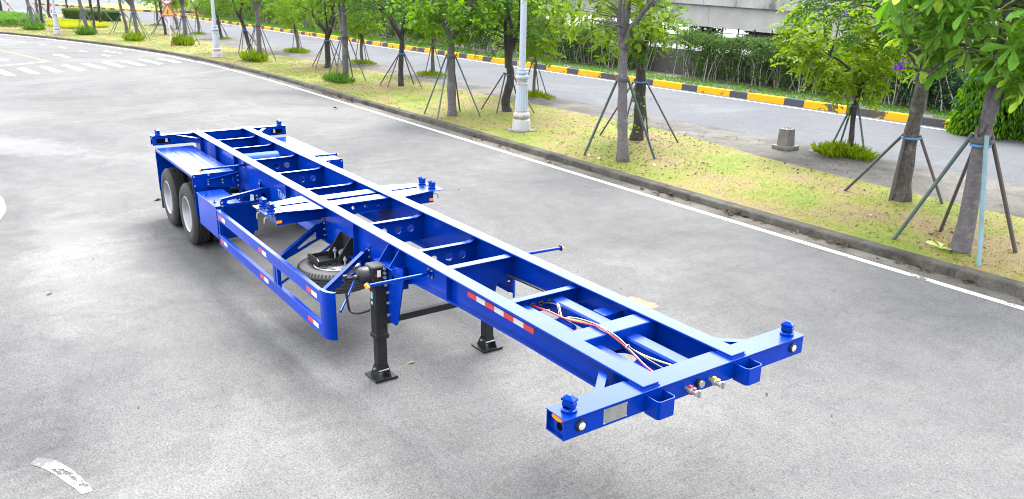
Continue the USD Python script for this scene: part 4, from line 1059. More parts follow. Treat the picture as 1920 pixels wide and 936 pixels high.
rust_n = {"g": ("geometry", {}), "n": ("noise_texture", {"scale": 6.0, "detail": 7, "roughness": 0.7}), "r": ("rgb_ramp", {"ramp": [(0.50, kk((0.36, 0.37, 0.38))), (0.57, kk((0.34, 0.25, 0.17))), (0.66, kk((0.21, 0.09, 0.03)))]}), "p": ("principled_bsdf", {"roughness": 0.55})}
M["lamp_rust"] = ground_mat("rusty_white_paint", rust_n, [("g.position", "n.vector"), ("n.fac", "r.fac"), ("r.color", "p.base_color")])

# ------------------------------------------------------------ trees
def limb(p0, p1, r0, r1, rng, n=6, sag=.08, seg=7):
    p0, p1 = np.array(p0, float), np.array(p1, float)
    t = np.linspace(0, 1, seg)[:, None]
    q = p0 + (p1 - p0) * t
    L = np.linalg.norm(p1 - p0)
    q[:, :2] += (np.sin(t * math.pi) * rng.normal(0, sag * L, 2))
    q[:, 2:] += np.sin(t * math.pi) * rng.uniform(0, .08) * L
    return tubemesh(q, r0 + (r1 - r0) * t[:, 0], n), q

def tree(label, path, radii, crown, kind, leaf, barkm, seed, forks=(), dens=1.0, gap=(), bare=None, group=None, name="street_tree", flowers=0):
    """path: trunk points (world); crown: (cx, cy, cz, rx, ry, rz); kind A whorls of broad leaves, B feathery dark, C slim and light"""
    rng = np.random.default_rng(seed)
    base = np.array(path[0], float)
    t = thing(name, label, "tree", base, group=group)
    P = np.array(path, float) - base
    tt = np.arange(len(P)); ts = np.linspace(0, len(P) - 1, 6 * len(P))
    Q = CubicSpline(tt, P)(ts); R_ = np.interp(ts, tt, radii)
    R_ = R_ * (1 + .06 * np.sin(ts * 7 + seed)) ; R_[0] *= 1.22; R_[1] *= 1.1
    Q[0, 2] -= .06
    obj("trunk", tubemesh(Q, R_, 14), barkm, t, smooth=True)
    c = np.array(crown[:3], float) - base; r = np.array(crown[3:], float)
    # clumps through the crown, more of them outwards
    nc = int({"A": 95, "B": 150, "C": 90}[kind] * dens)
    d = rng.normal(size=(nc * 3, 3)); d /= np.linalg.norm(d, axis=1)[:, None]
    rad = rng.uniform(.12, 1, nc * 3) ** .55
    C = c + d * rad[:, None] * r
    nz = meshkit.noise(C * 1.25 + seed * 3.1, seed)
    C = C[nz > (.40 if kind != "B" else .33)][:nc]
    tops = [Q[-1]] + [np.array(f[-1], float) - base for f in forks]
    bl, starts = MB(), []
    for f in forks:
        pf = np.array(f, float) - base
        fr = np.linspace(radii[-1] * 1.05, radii[-1] * .6, len(pf) * 4)
        qf = CubicSpline(np.arange(len(pf)), pf)(np.linspace(0, len(pf) - 1, len(pf) * 4)) if len(pf) > 2 else np.linspace(pf[0], pf[-1], 8)
        obj("limb", tubemesh(qf, np.interp(np.linspace(0, 1, len(qf)), np.linspace(0, 1, len(fr)), fr), 10), barkm, t, smooth=True)
        starts += list(qf[len(qf) // 2:])
    starts += list(Q[int(len(Q) * .72):])
    starts = np.array(starts)
    # leading shoots up through the crown
    for s0 in tops:
        e = c + (s0 - c) * np.array([.8, .8, 0]) + (0, 0, r[2] * .75)
        m, q = limb(s0, e, radii[-1] * .6, .012, rng)
        bl.add(m); starts = np.vstack([starts, q[1:]])
    for k in rng.permutation(len(C))[: {"A": 26, "B": 34, "C": 22}[kind]]:
        s0 = starts[np.argmin(np.linalg.norm(starts - C[k] + (0, 0, .35), axis=1))]
        m, q = limb(s0, C[k], .022 if kind != "C" else .015, .005, rng, 5)
        bl.add(m)
    bl.build("branches", barkm, t, smooth=True)
    out = C - c; out = out / (np.linalg.norm(out, axis=1)[:, None] + 1e-6) + (0, 0, .35)
    if kind == "A":
        k2 = 2
        CC = np.repeat(C, k2, 0) + rng.normal(0, .16, (len(C) * k2, 3))
        AA = np.repeat(out, k2, 0) + rng.normal(0, .5, (len(C) * k2, 3))
        fol = rosettes(CC, AA, rng, 8, L=.215, W=.50)
    elif kind == "B":
        k2 = 5
        CC = np.repeat(C, k2, 0) + rng.normal(0, .20, (len(C) * k2, 3))
        AA = np.repeat(out, k2, 0) * (1, 1, .4) + rng.normal(0, .55, (len(C) * k2, 3))
        fol = sprays(CC, AA, rng, 6, L=.33, leaf=.115, W=.42)
    else:
        k2 = 4
        CC = np.repeat(C, k2, 0) + rng.normal(0, .15, (len(C) * k2, 3))
        AA = np.repeat(out, k2, 0) * (1, 1, .3) + rng.normal(0, .6, (len(C) * k2, 3))
        fol = sprays(CC, AA, rng, 5, L=.34, leaf=.15, W=.52, droop=.5)
    obj("crown", fol, leaf, t, kind="stuff")
    return t, base, C, c, r, rng

def stakes(label, base, feet, zt, r, matname, tie, at=None, lean=(0, 0), group=None, width=.03, extra=None):
    """poles leaned in to a collar round a trunk"""
    cx, cy = (base if at is None else at)[:2]
    t = thing("tree_support", label, "tree support", (base[0], base[1], 0.12), group=group)
    for k, (fx, fy) in enumerate(feet):
        d = np.array([fx - cx, fy - cy]); dn = d / (np.linalg.norm(d) + 1e-9)
        top = np.array([cx - base[0] + dn[0] * (r + .02), cy - base[1] + dn[1] * (r + .02), zt - .12])
        foot = np.array([fx - base[0], fy - base[1], -.06])
        ext = top + (top - foot) * .03
        obj("stake", tubemesh([foot, ext], width, 8), extra if (extra and k == len(feet) - 2) else matname, t, smooth=40)
    ch_ = .035 if tie == "tie_black" else .020
    obj("collar", lathe([(r + .004, -ch_), (r + .035, -ch_), (r + .042, .0), (r + .035, ch_), (r + .004, ch_)], 16, "z", (cx - base[0], cy - base[1], zt - .14)), tie, t, smooth=40)
    return t

def tuft(label, x, y, z, rx, ry, n, h, matname, seed, group=None, dry=0):
    rng = np.random.default_rng(seed)
    n = int(n * .5); h = h * 1.45; a, q = rng.uniform(0, 2 * math.pi, n), rng.uniform(0, 1, n) ** .75
    q = q * (.72 + .5 * meshkit.noise(np.stack([np.cos(a) * 1.8, np.sin(a) * 1.8, a * 0], 1) + seed, 3))
    P = np.stack([q * rx * np.cos(a), q * ry * np.sin(a), np.zeros(n)], 1)
    D = np.stack([np.cos(a) * .5 + rng.normal(0, .35, n), np.sin(a) * .5 + rng.normal(0, .35, n), np.ones(n)], 1)
    L = h * rng.uniform(.35, 1.2, n) * (1 - .45 * q)
    t = thing("grass_clump", label, "grass clump", (x, y, z), group=group)
    obj("blades", leaves(P, D, L, L * .16 + .006, rng.uniform(0, 3, n)), matname, t, kind="stuff")
    if dry:
        m = hull([(rx * 1.08 * math.cos(b) * (1 + .1 * math.sin(3 * b + seed)), ry * 1.08 * math.sin(b), zz_) for b in np.linspace(0, 6.28, 15)[:-1] for zz_ in (-.03, .012)] + [(rx * .7 * math.cos(b), ry * .7 * math.sin(b), .05) for b in np.linspace(0, 6.28, 9)[:-1]])
        obj("soil", m, "earth", t)
    return t

# ------------------------------------------------------------ stains soaked into the yard
def stain(name, col, cx, cy, rx, ry, rot, cover, scale, seed, stretch=(1, 1, 1)):
    """a thin irregular film on the asphalt, ragged by noise and fading out towards its rim"""
    c, s_ = math.cos(rot), math.sin(rot)
    n = {"g": ("geometry", {}), "of": ("vector_math", {"math_type": "subtract", "vector2": (cx, cy, 0)}), "ro": ("vector_rotate", {"rotate_type": "z_axis", "angle": -rot}),
         "ms": ("vector_math", {"math_type": "multiply", "vector2": (1 / rx, 1 / ry, 0)}), "ln": ("vector_math", {"math_type": "length"}),
         "mp": ("mapping", {"scale": stretch, "location": (seed * 3.7, seed * 1.3, 0)}), "n": ("noise_texture", {"scale": scale, "detail": 9, "roughness": 0.68}),
         "a": ("math", {"math_type": "multiply_add", "value2": -0.55}), "r": ("rgb_ramp", {"ramp": [(0.02, (0, 0, 0)), (0.16, (cover,) * 3)]}),
         "p": ("principled_bsdf", {"base_color": kk(col), "roughness": 0.9, "specular_ior_level": 0.05}), "t": ("transparent_bsdf", {}), "m": ("mix_closure", {})}
    L = [("g.position", "of.vector1"), ("of.vector", "ro.vector"), ("ro.vector", "ms.vector1"), ("ms.vector", "ln.vector1"), ("g.position", "mp.vector"), ("mp.vector", "n.vector"),
         ("ln.value", "a.value1"), ("n.fac", "a.value3"), ("a.value", "r.fac"), ("r.color", "m.fac"), ("t.BSDF", "m.closure1"), ("p.BSDF", "m.closure2")]
    mt = usdkit.material(stage, f"/World/Looks/stain_{seed}", n, L, surface="m.closure")
    pts = [(cx + c * 1.15 * rx * math.cos(t) - s_ * 1.15 * ry * math.sin(t), cy + s_ * 1.15 * rx * math.cos(t) + c * 1.15 * ry * math.sin(t)) for t in np.linspace(0, 2 * math.pi, 25)[:-1]]
    obj(name, sheet(pts, .0026 + .00012 * seed), mt, YARD)
stain("sand_spill", (0.24, 0.185, 0.105), 8.1, 3.22, .44, .19, .25, .45, 5, 1)

# ============================================================ placing the trees
RV, DV = np.array([.57, .82]), np.array([-.82, .57])
FEET = {"A": [(-1.0, .3), (.92, -.1), (-.35, -.95), (.2, .95)], "B": [(-.95, .5), (-.5, -.6), (.42, .65), (.95, -.45)], "C": [(-.42, .12), (.15, .42), (.46, -.1)]}
def feet(kind, x, y, seed, k=1.0):
    r = np.random.default_rng(seed)
    return [tuple(np.array([x, y]) + k * ((a + r.normal(0, .05)) * RV + (b + r.normal(0, .08)) * DV)) for a, b in FEET[kind]]

def std(kind, x, y, label, seed, leaf, crown=None, h=3.0, r=.12, lean=(0, 0), forks=None, dens=1.0, sup=None, barkm=None, zc=None, tie=None, kf=1.0, group=None, fork_at=None):
    """a street tree with its own crown, and its poles"""
    bm = barkm or {"A": "bark_grey", "B": "bark_dark", "C": "bark_slim"}[kind]
    b = np.array([x, y, .12])
    top = np.array([x + lean[0], y + lean[1], h])
    rg = np.random.default_rng(seed)
    path = [b] + [b + (top - b) * t + (*rg.normal(0, .02 + .02 * (kind != "A"), 2), 0) for t in (.3, .62)] + [top]
    if forks is None:
        forks = []
        for q in rg.permutation(4)[:3]:
            a = q * 1.57 + rg.uniform(0, 1)
            s0 = b + (top - b) * rg.uniform(.78, .96)
            forks.append([s0, s0 + (.35 * math.cos(a), .35 * math.sin(a), .45), s0 + (.75 * math.cos(a), .75 * math.sin(a), 1.0)])
    res = tree(label, path, [r, r * .92, r * .85, r * .72], crown, kind, leaf, bm, seed, forks, dens, group=group)
    if sup:
        zc = zc or {"A": 2.02, "B": 1.38, "C": 1.42}[kind]
        f = (zc - .12) / (h - .12)
        at = b + (top - b) * f
        stakes(sup, b, feet(kind, x, y, seed, kf), zc, r * .9, {"A": "stake_green", "B": "stake_brown", "C": "stake_green"}[kind], tie or {"A": "tie_black", "B": "tie_blue", "C": "tie_black"}[kind], at, width={"A": .026, "B": .026, "C": .022}[kind])
    return res

# -- the big-leaved tree at the right edge: trunk forked in two, each near leaf its own piece
rng = np.random.default_rng(11)
B1 = np.array([9.53, 9.12, .12])
t1 = thing("street_tree", "smooth grey tree with forked trunk and very large leaf whorls at right picture edge", "tree", B1)
tp = np.array([(9.53, 9.12, .06), (9.55, 9.12, .6), (9.545, 9.12, 1.13), (9.53, 9.12, 1.94), (9.55, 9.12, 2.12), (9.53, 9.14, 2.28), (9.515, 9.16, 2.86), (9.51, 9.18, 3.4), (9.42, 9.3, 4.4), (9.5, 9.4, 5.3)]) - B1
obj("trunk", tubemesh(CubicSpline(np.arange(10), tp)(np.linspace(0, 9, 60)), np.interp(np.linspace(0, 9, 60), range(10), [.165, .138, .125, .118, .118, .088, .075, .068, .045, .02]), 16), "bark_grey", t1, smooth=True)
tp = np.array([(9.555, 9.11, 2.0), (9.60, 9.08, 2.25), (9.70, 9.05, 2.88), (9.86, 9.0, 3.5), (10.2, 8.9, 4.3), (10.5, 8.9, 5.0)]) - B1
obj("limb", tubemesh(CubicSpline(np.arange(6), tp)(np.linspace(0, 5, 36)), np.interp(np.linspace(0, 5, 36), range(6), [.085, .08, .072, .06, .04, .015]), 14), "bark_grey", t1, smooth=True)
obj("bark_scar", tubemesh(np.array([(9.50, 9.01, 2.30), (9.50, 9.015, 2.15), (9.53, 9.0, 2.03), (9.60, 9.0, 2.12), (9.63, 9.005, 2.25)]) - B1, [.008, .014, .016, .014, .008], 6), "bark_rough", t1, smooth=True)
C1 = np.array([9.55, 8.95, 4.15]) - B1
d = rng.normal(size=(700, 3)); d /= np.linalg.norm(d, axis=1)[:, None]
CC = C1 + d * (rng.uniform(.25, 1, 700) ** .5)[:, None] * (1.55, 1.6, 1.35)
CC = CC[(meshkit.noise(CC * 1.3 + 5, 5) > .40)][:235]
fixed = np.array([(8.24, 8.6, 3.47), (8.79, 8.55, 3.34), (9.35, 8.5, 3.38), (9.95, 8.6, 3.62), (10.03, 8.6, 3.02), (8.65, 8.6, 2.98), (8.95, 8.7, 3.75), (9.6, 8.6, 3.85), (10.2, 8.7, 2.75), (8.35, 8.7, 3.8), (9.75, 8.5, 3.25), (8.9, 8.9, 3.15), (10.4, 8.9, 3.3), (9.15, 8.6, 3.6)]) - B1
CC = np.vstack([fixed, CC])
tw = MB()
st0 = np.array([(9.51, 9.18, 3.3), (9.45, 9.25, 4.0), (9.86, 9.0, 3.5), (10.2, 8.9, 4.3)]) - B1
for c_ in CC[:44]:
    s0 = st0[np.argmin(np.linalg.norm(st0 - c_, axis=1))]
    tw.add(limb(s0, c_, .022, .008, rng, 5)[0])
tw.build("branches", "bark_grey", t1, smooth=True)
AA = (CC - C1) / (np.linalg.norm(CC - C1, axis=1)[:, None] + 1e-6) * .6 + np.array([.12, -.42, .55]) * .95 + rng.normal(0, .22, CC.shape)
big = rosettes(CC, AA, rng, 9, L=.35, W=.38, droop=.04)
crown = obj("crown", trimesh.Trimesh(np.array(big.vertices)[300 * 10:], np.array(big.faces)[300 * 10:] - 3000, process=False), "leaf_big", t1, kind="stuff")
# (the first 300 leaves, on the whorls nearest to hand, are single pieces)
pals = [leafmat(f"leaf_single_{k}", tuple(1.9 * np.array(a) + (.045, .01, .008)), tuple(1.9 * np.array(b) + (.055, .01, .008))) for k, (a, b) in enumerate((((.030, .09, .010), (.05, .11, .012)), ((.05, .125, .012), (.075, .15, .014)), ((.085, .165, .014), (.12, .20, .018)), ((.04, .10, .02), (.06, .12, .02))))]
BV, BF = np.array(big.vertices), LEAF_OB[1]
for k in range(300):
    obj("leaf", trimesh.Trimesh(BV[k * 10:(k + 1) * 10], BF, process=False), pals[(k // 9 + (k * 7) % 3) % 4], crown)
s1 = thing("tree_support", "four tall mismatched poles, one pale blue, tied round the big leaved right edge tree", "tree support", B1)
for k, ((fx, fy), m_, w_) in enumerate((((8.54, 8.80), "stake_green", .034), ((8.72, 10.0), "stake_brown", .03), ((10.08, 8.64), "stake_blue", .036), ((10.08, 9.87), "stake_brown", .034))):
    dd = np.array([fx - 9.53, fy - 9.12]); dd /= np.linalg.norm(dd)
    top = np.array([dd[0] * .15, dd[1] * .15, 1.90]); ft = np.array([fx - 9.53, fy - 9.12, -.05])
    obj("pole", tubemesh([ft, top + (top - ft) * .02], w_, 8), m_, s1, smooth=40)
obj("collar", lathe([(.125, -.03), (.165, -.035), (.175, 0), (.165, .035), (.125, .03)], 18, "z", (0, 0, 1.83)), "tie_black", s1, smooth=40)
obj("rope", lathe([(.125, -.022), (.15, -.022), (.155, 0), (.15, .022), (.125, .022)], 18, "z", (0, 0, 1.765)), "tie_blue", s1, smooth=40)

# -- rough purple-flowering tree beside it
t2, b2, C2, c2_, r2_, rg2 = tree("rough barked tree with purple flowers and low branching, left of the right edge tree",
    [(7.06, 11.59, .12), (7.03, 11.6, 1.05), (7.05, 11.6, 1.7), (7.09, 11.6, 2.24), (7.05, 11.6, 2.85)], [.175, .15, .135, .135, .125],
    (6.9, 11.4, 4.35, 2.4, 2.3, 1.4), "B", "leaf_dark", "bark_rough", 21,
    forks=[[(7.05, 11.6, 2.75), (6.85, 11.55, 3.05), (6.63, 11.5, 3.3), (6.3, 11.5, 3.8)], [(7.08, 11.6, 2.65), (7.22, 11.6, 2.86), (7.42, 11.6, 3.05), (7.8, 11.7, 3.7)], [(7.05, 11.6, 2.8), (7.0, 11.65, 3.3), (7.1, 11.7, 3.9)]], dens=1.25)
stakes("dark brown poles lashed with bright blue rope to the rough purple flowering tree", (7.06, 11.59), [(5.94, 11.25), (6.65, 12.0), (6.98, 11.3), (7.72, 12.02)], 1.42, .15, "stake_brown", "tie_blue", (7.045, 11.6), width=.03)
# -- slim leaning tree on the paving
t3, b3, C3, c3_, r3_, rg3 = tree("slim leaning tree on the paving between concrete block and rough barked tree, lime green leaves",
    [(3.62, 15.0, .12), (3.60, 15.0, .82), (3.59, 15.0, 1.37), (3.66, 15.0, 1.9), (3.45, 15.0, 2.55)], [.075, .065, .062, .055, .04],
    (3.35, 14.7, 2.95, 1.55, 1.5, 1.25), "C", "leaf_lime", "bark_dark", 22, forks=[[(3.66, 15, 1.85), (3.95, 14.9, 2.2), (4.3, 14.8, 2.6)], [(3.62, 15, 2.0), (3.2, 14.9, 2.4), (2.8, 14.8, 2.6)]], dens=1.9)
stakes("three blue green poles round the slim leaning tree on the paving", (3.62, 15.0), [(3.10, 14.82), (3.25, 15.02), (4.02, 15.12)], 1.40, .06, "stake_green", "tie_black", (3.59, 15.0), width=.026)
def flower(parent, base, pts, seed):
    r = np.random.default_rng(seed)
    for p in pts:
        n = 34
        P = np.array(p) - base + r.normal(0, .05, (n, 3)) * (1.3, 1.3, 1)
        obj("flower", leaves(P, r.normal(size=(n, 3)), np.full(n, .075), np.full(n, .06), r.uniform(0, 6, n)), "petal", parent)
flower(t2, b2, [(6.96, 11.0, 3.6), (6.9, 11.0, 2.82), (5.36, 11.2, 3.72), (6.2, 11.2, 3.9)], 5)
flower(t3, b3, [(2.6, 14.5, 2.68), (2.5, 14.5, 2.45)], 6)

# -- grey tree with pale lichen, right of the white lamp post
tree("grey trunked tree with pale lichen and reddish leaves, right of the nearest lamp post",
     [(1.19, 9.26, .12), (1.11, 9.26, .9), (1.06, 9.26, 1.44), (1.02, 9.26, 2.13), (.97, 9.26, 2.95)], [.15, .125, .118, .11, .085],
     (.35, 9.3, 3.85, 1.9, 1.7, 1.15), "A", "leaf_almond", "bark_grey", 31,
     forks=[[(1.0, 9.26, 2.75), (.82, 9.26, 3.2), (.74, 9.3, 3.95)], [(1.01, 9.26, 2.8), (1.3, 9.26, 3.35), (1.85, 9.3, 3.95)], [(.97, 9.26, 2.95), (1.0, 9.3, 3.5), (1.05, 9.3, 4.3)]], dens=.72)
stakes("long green poles propping the grey lichen tree with reddish leaves", (1.19, 9.26), [(.11, 8.89), (.35, 10.1), (1.42, 10.15), (1.35, 8.9)][:3], 2.1, .11, "stake_green", "tie_black", (1.02, 9.26), width=.032)
std("B", -.86, 11.63, "dark knobbly tree with a leafy creeper on its trunk, behind the grey lichen tree", 32, "leaf_mid", (-1.0, 11.6, 3.6, 1.25, 1.2, 1.2), 2.7, .17, dens=.6, sup="green and brown poles with blue tie round the knobbly creeper covered tree", zc=1.75, kf=1.1)
# creeper
rg = np.random.default_rng(9)
P = np.stack([-.86 + rg.normal(0, .2, 90), 11.5 + rg.normal(0, .15, 90), rg.uniform(.2, 1.6, 90)], 1)
cr = thing("creeper", "light green creeper climbing the dark knobbly trunk", "creeper", (-.86, 11.5, .12))
obj("leaves", leaves(P - (-.86, 11.5, .12), rg.normal(size=(90, 3)), np.full(90, .11), np.full(90, .06), rg.uniform(0, 6, 90)), "leaf_lime", cr, kind="stuff")

std("A", -7.27, 9.41, "grey tree full of bright broad leaves, first kerb side tree left of nearest lamp post", 33, "leaf_bright", (-7.3, 9.4, 3.75, 1.85, 1.75, 1.3), 3.1, .15, (-.12, 0), dens=1.6, sup="four green poles round the grey tree with bright broad leaves")
std("B", -7.20, 11.56, "dark forked tree with dense hanging crown, just left of nearest lamp post", 34, "leaf_dark", (-7.3, 11.6, 3.9, 2.6, 2.3, 1.55), 1.75, .16, (.02, 0), forks=[[(-7.18, 11.56, 1.6), (-7.32, 11.6, 2.2), (-7.45, 11.6, 3.0)], [(-7.18, 11.56, 1.6), (-7.0, 11.5, 2.2), (-6.92, 11.5, 2.9)]], dens=1.35, sup="brown poles with blue rope round the dark forked tree beside nearest lamp post")
std("C", -9.92, 14.71, "slim tree in a grass clump on the paving, just right of nearest lamp post", 35, "leaf_lime", (-10.0, 14.6, 2.75, 1.45, 1.4, 1.15), 2.3, .065, (-.1, 0), dens=1.4, sup="green poles round the slim tree just right of nearest lamp post", zc=1.47)
std("B", -15.5, 11.77, "black straight trunked tree with wide feathery crown and blue tie, open lawn around it", 36, "leaf_dark", (-15.6, 11.7, 3.8, 3.0, 2.6, 1.3), 2.5, .12, (.25, 0), dens=1.3, sup="spread black poles with blue tie round the black straight trunked tree", zc=1.48)
std("C", -18.73, 15.1, "slim tree in grass clump, half hidden behind the bright broad leaved tree", 37, "leaf_mid", (-18.7, 15.0, 2.65, 1.5, 1.4, 1.0), 2.1, .085, (.15, 0), dens=1.2, sup="green poles round the slim tree behind the bright broad leaved tree")
std("A", -18.45, 10.53, "grey tree whose trunk splits in two slender stems, long grass at its foot", 38, "leaf_bright", (-18.3, 10.5, 4.5, 1.7, 1.6, 1.2), 3.2, .15, (.15, 0), forks=[[(-18.35, 10.5, 2.2), (-18.6, 10.5, 2.7), (-18.75, 10.5, 3.6)], [(-18.3, 10.5, 3.1), (-18.2, 10.5, 3.6), (-18.0, 10.5, 4.2)]], sup="green poles round the grey tree with two slender stems")
std("B", -24.41, 12.14, "dark thick trunked tree with blue tie, left of the two stemmed grey tree", 39, "leaf_mid", (-24.2, 12.1, 3.45, 2.7, 2.5, 1.35), 2.0, .15, (.3, 0), dens=1.2, sup="brown poles with blue tie round the dark thick trunk left of the two stemmed tree", zc=1.5)
std("C", -25.85, 14.8, "slim yellow green tree in grass clump, right of the two stemmed grey tree", 40, "leaf_lime", (-25.9, 14.7, 2.7, 1.6, 1.5, 1.1), 2.2, .09, (-.2, 0), sup="green poles round the slim yellow green tree right of two stemmed tree", zc=1.6)
std("A", -29.75, 10.41, "grey tree with strap leaved clump at its foot, right of the middle lamp post", 41, "leaf_bright", (-29.7, 10.4, 4.5, 1.8, 1.7, 1.3), 3.2, .14, (.1, 0), sup="green poles round the grey tree right of the middle lamp post", dens=.9)
std("B", -34.63, 11.58, "leaning dark tree on black poles, between middle lamp post and its grey neighbour", 42, "leaf_mid", (-35.6, 11.4, 3.4, 2.6, 2.5, 1.3), 2.6, .13, (-.9, -.5), dens=1.1, sup="black poles with blue tie at the leaning dark tree by middle lamp post", zc=1.5, kf=1.15)
std("C", -34.82, 14.45, "slim tree in a round grass clump on the paving, below a tall dark hedge", 43, "leaf_lime", (-34.9, 14.4, 2.7, 1.6, 1.5, 1.1), 2.4, .085, (-.15, 0), dens=.9, sup="green poles round the slim tree in the round grass clump")
std("A", -44.08, 9.99, "grey tree between road sign and middle lamp post, strap leaves at its foot", 44, "leaf_bright", (-44, 10, 4.4, 1.8, 1.7, 1.3), 3.2, .15, (-.2, 0), dens=.8, sup="green poles round the grey tree between road sign and middle lamp post")
std("B", -49.69, 14.0, "leaning dark tree on road edge paving, left of the middle lamp post", 45, "leaf_mid", (-50.2, 13.9, 3.2, 2.0, 1.9, 1.2), 2.2, .12, (-.5, -.2), dens=.7, sup="thin green poles at the leaning dark tree left of middle lamp post", zc=1.4, tie="tie_black", kf=.7)
std("C", -56.83, 14.09, "slim dark tree behind the grey tree by the road sign, on paving", 46, "leaf_lime", (-57, 14, 2.8, 1.9, 1.8, 1.1), 2.4, .11, (-.2, 0), dens=.7, sup="green poles round the slim dark tree behind the sign side grey tree")
std("B", -56.86, 11.42, "thin dark tree with spread black poles just left of the road sign", 47, "leaf_mid", (-57, 11.4, 3.6, 2.2, 2.0, 1.2), 3.0, .11, (-.3, 0), dens=.7, sup="spread black poles with blue tie just left of the road sign", zc=1.55, kf=1.35)
std("A", -49.84, 8.02, "grey tree leaning left with yellowing leaves, first kerb tree left of road sign", 48, "leaf_bright", (-50, 8, 4.3, 1.8, 1.7, 1.3), 3.2, .15, (-.45, -.2), dens=.8, sup="green poles round the kerb tree first left of the road sign")
std("B", -59.37, 8.91, "brown thin tree on four widely spread dark poles left of the sign's kerb tree", 49, "leaf_mid", (-60, 8.8, 4.2, 2.0, 1.8, 1.2), 3.4, .13, (-.5, -.1), dens=.6, barkm="bark_slim", sup="four widely spread dark poles holding the brown thin tree", zc=1.75, kf=1.75)
std("A", -58.66, 5.97, "grey leaning tree in front of the clipped hedge, strap leaves at foot", 50, "leaf_mid", (-59, 5.7, 4.6, 1.8, 1.7, 1.2), 3.4, .16, (-.6, -.3), dens=.8, sup="green poles round the grey tree before the clipped hedge")
std("B", -79.2, 10.05, "black tree with spread poles rising behind the clipped hedge's right half", 51, "leaf_dark", (-79.5, 10, 4.4, 2.2, 2.0, 1.2), 3.0, .15, (-.3, 0), dens=.6, sup="dark poles of the black tree behind the clipped hedge", zc=1.9, kf=1.9)
std("B", -64.37, 7.29, "thin black tree without poles standing on the yellow ground cover edge", 52, "leaf_mid", (-64.6, 7.2, 4.6, 1.9, 1.8, 1.1), 3.4, .10, (-.3, 0), dens=.6)
std("A", -67.52, 3.13, "grey leaning tree between leftmost shrub bed and farthest lamp post", 53, "leaf_mid", (-68, 2.8, 4.8, 1.8, 1.7, 1.2), 3.6, .17, (-.8, -.4), dens=.8, sup="green poles round the grey tree between shrub bed and farthest lamp post")
std("B", -77.94, 4.71, "black tree with crossing dark poles just left of the farthest lamp post", 54, "leaf_dark", (-78.3, 4.6, 4.2, 2.2, 2.0, 1.2), 3.2, .14, (-.3, -.1), dens=.6, sup="crossing dark poles at the black tree left of farthest lamp post", zc=1.9, kf=1.9)
std("B", -94.65, 7.16, "dark trunk right behind the farthest lamp post with low dense crown", 55, "leaf_deep", (-94.5, 7.0, 4.0, 2.6, 2.2, 1.5), 2.6, .17, (-.3, -.1), dens=.7)
std("B", -98.81, 2.65, "black tree at the left picture edge with dark slanting poles", 56, "leaf_dark", (-99, 2.5, 5.2, 2.0, 2.0, 1.2), 3.9, .19, (-.4, -.2), dens=.6, sup="dark slanting poles at the left picture edge tree", zc=2.6, kf=2.2)
std("C", -73.08, 14.3, "slim tree at the paving's far end, seen left of the road sign", 57, "leaf_mid", (-73, 14.2, 3.2, 1.8, 1.7, 1.2), 2.6, .12, (-.2, 0), dens=.7, sup="thin poles of the slim tree at the paving's far end", kf=1.2)
std("C", -65.23, 14.3, "slim dark tree just behind the warning sign's right corner", 58, "leaf_mid", (-65.5, 14.2, 3.0, 1.8, 1.7, 1.1), 2.4, .12, (-.3, -.1), dens=.7, sup="green poles of the slim tree behind the warning sign")
std("C", -82.5, 14.0, "pale slim tree with thin stakes behind the clipped hedge's right end", 59, "leaf_mid", (-82.6, 14, 3.6, 1.8, 1.7, 1.2), 3.0, .13, (-.2, 0), dens=.6, sup="thin stakes of the pale slim tree behind clipped hedge's right end", kf=1.3)
std("B", -97.0, 11.9, "dark trunk rising behind the clipped hedge's left end", 60, "leaf_deep", (-97.2, 11.8, 4.0, 2.3, 2.0, 1.3), 2.8, .17, (-.3, 0), dens=.6)
std("C", -97.5, 9.4, "pale stemmed slim tree with stakes right of the farthest lamp post", 61, "leaf_mid", (-97.6, 9.4, 4.4, 1.9, 1.8, 1.2), 3.4, .13, (-.2, 0), dens=.6, sup="thin stakes of the pale stemmed tree right of farthest lamp post", kf=1.8)
std("C", -101.5, 6.6, "slim dark tree with thin stakes between the two farthest left trees", 62, "leaf_dark", (-101.6, 6.5, 4.6, 1.9, 1.8, 1.2), 3.4, .16, (-.3, 0), dens=.6, sup="thin stakes of the slim dark tree near the striped poles", kf=1.8)

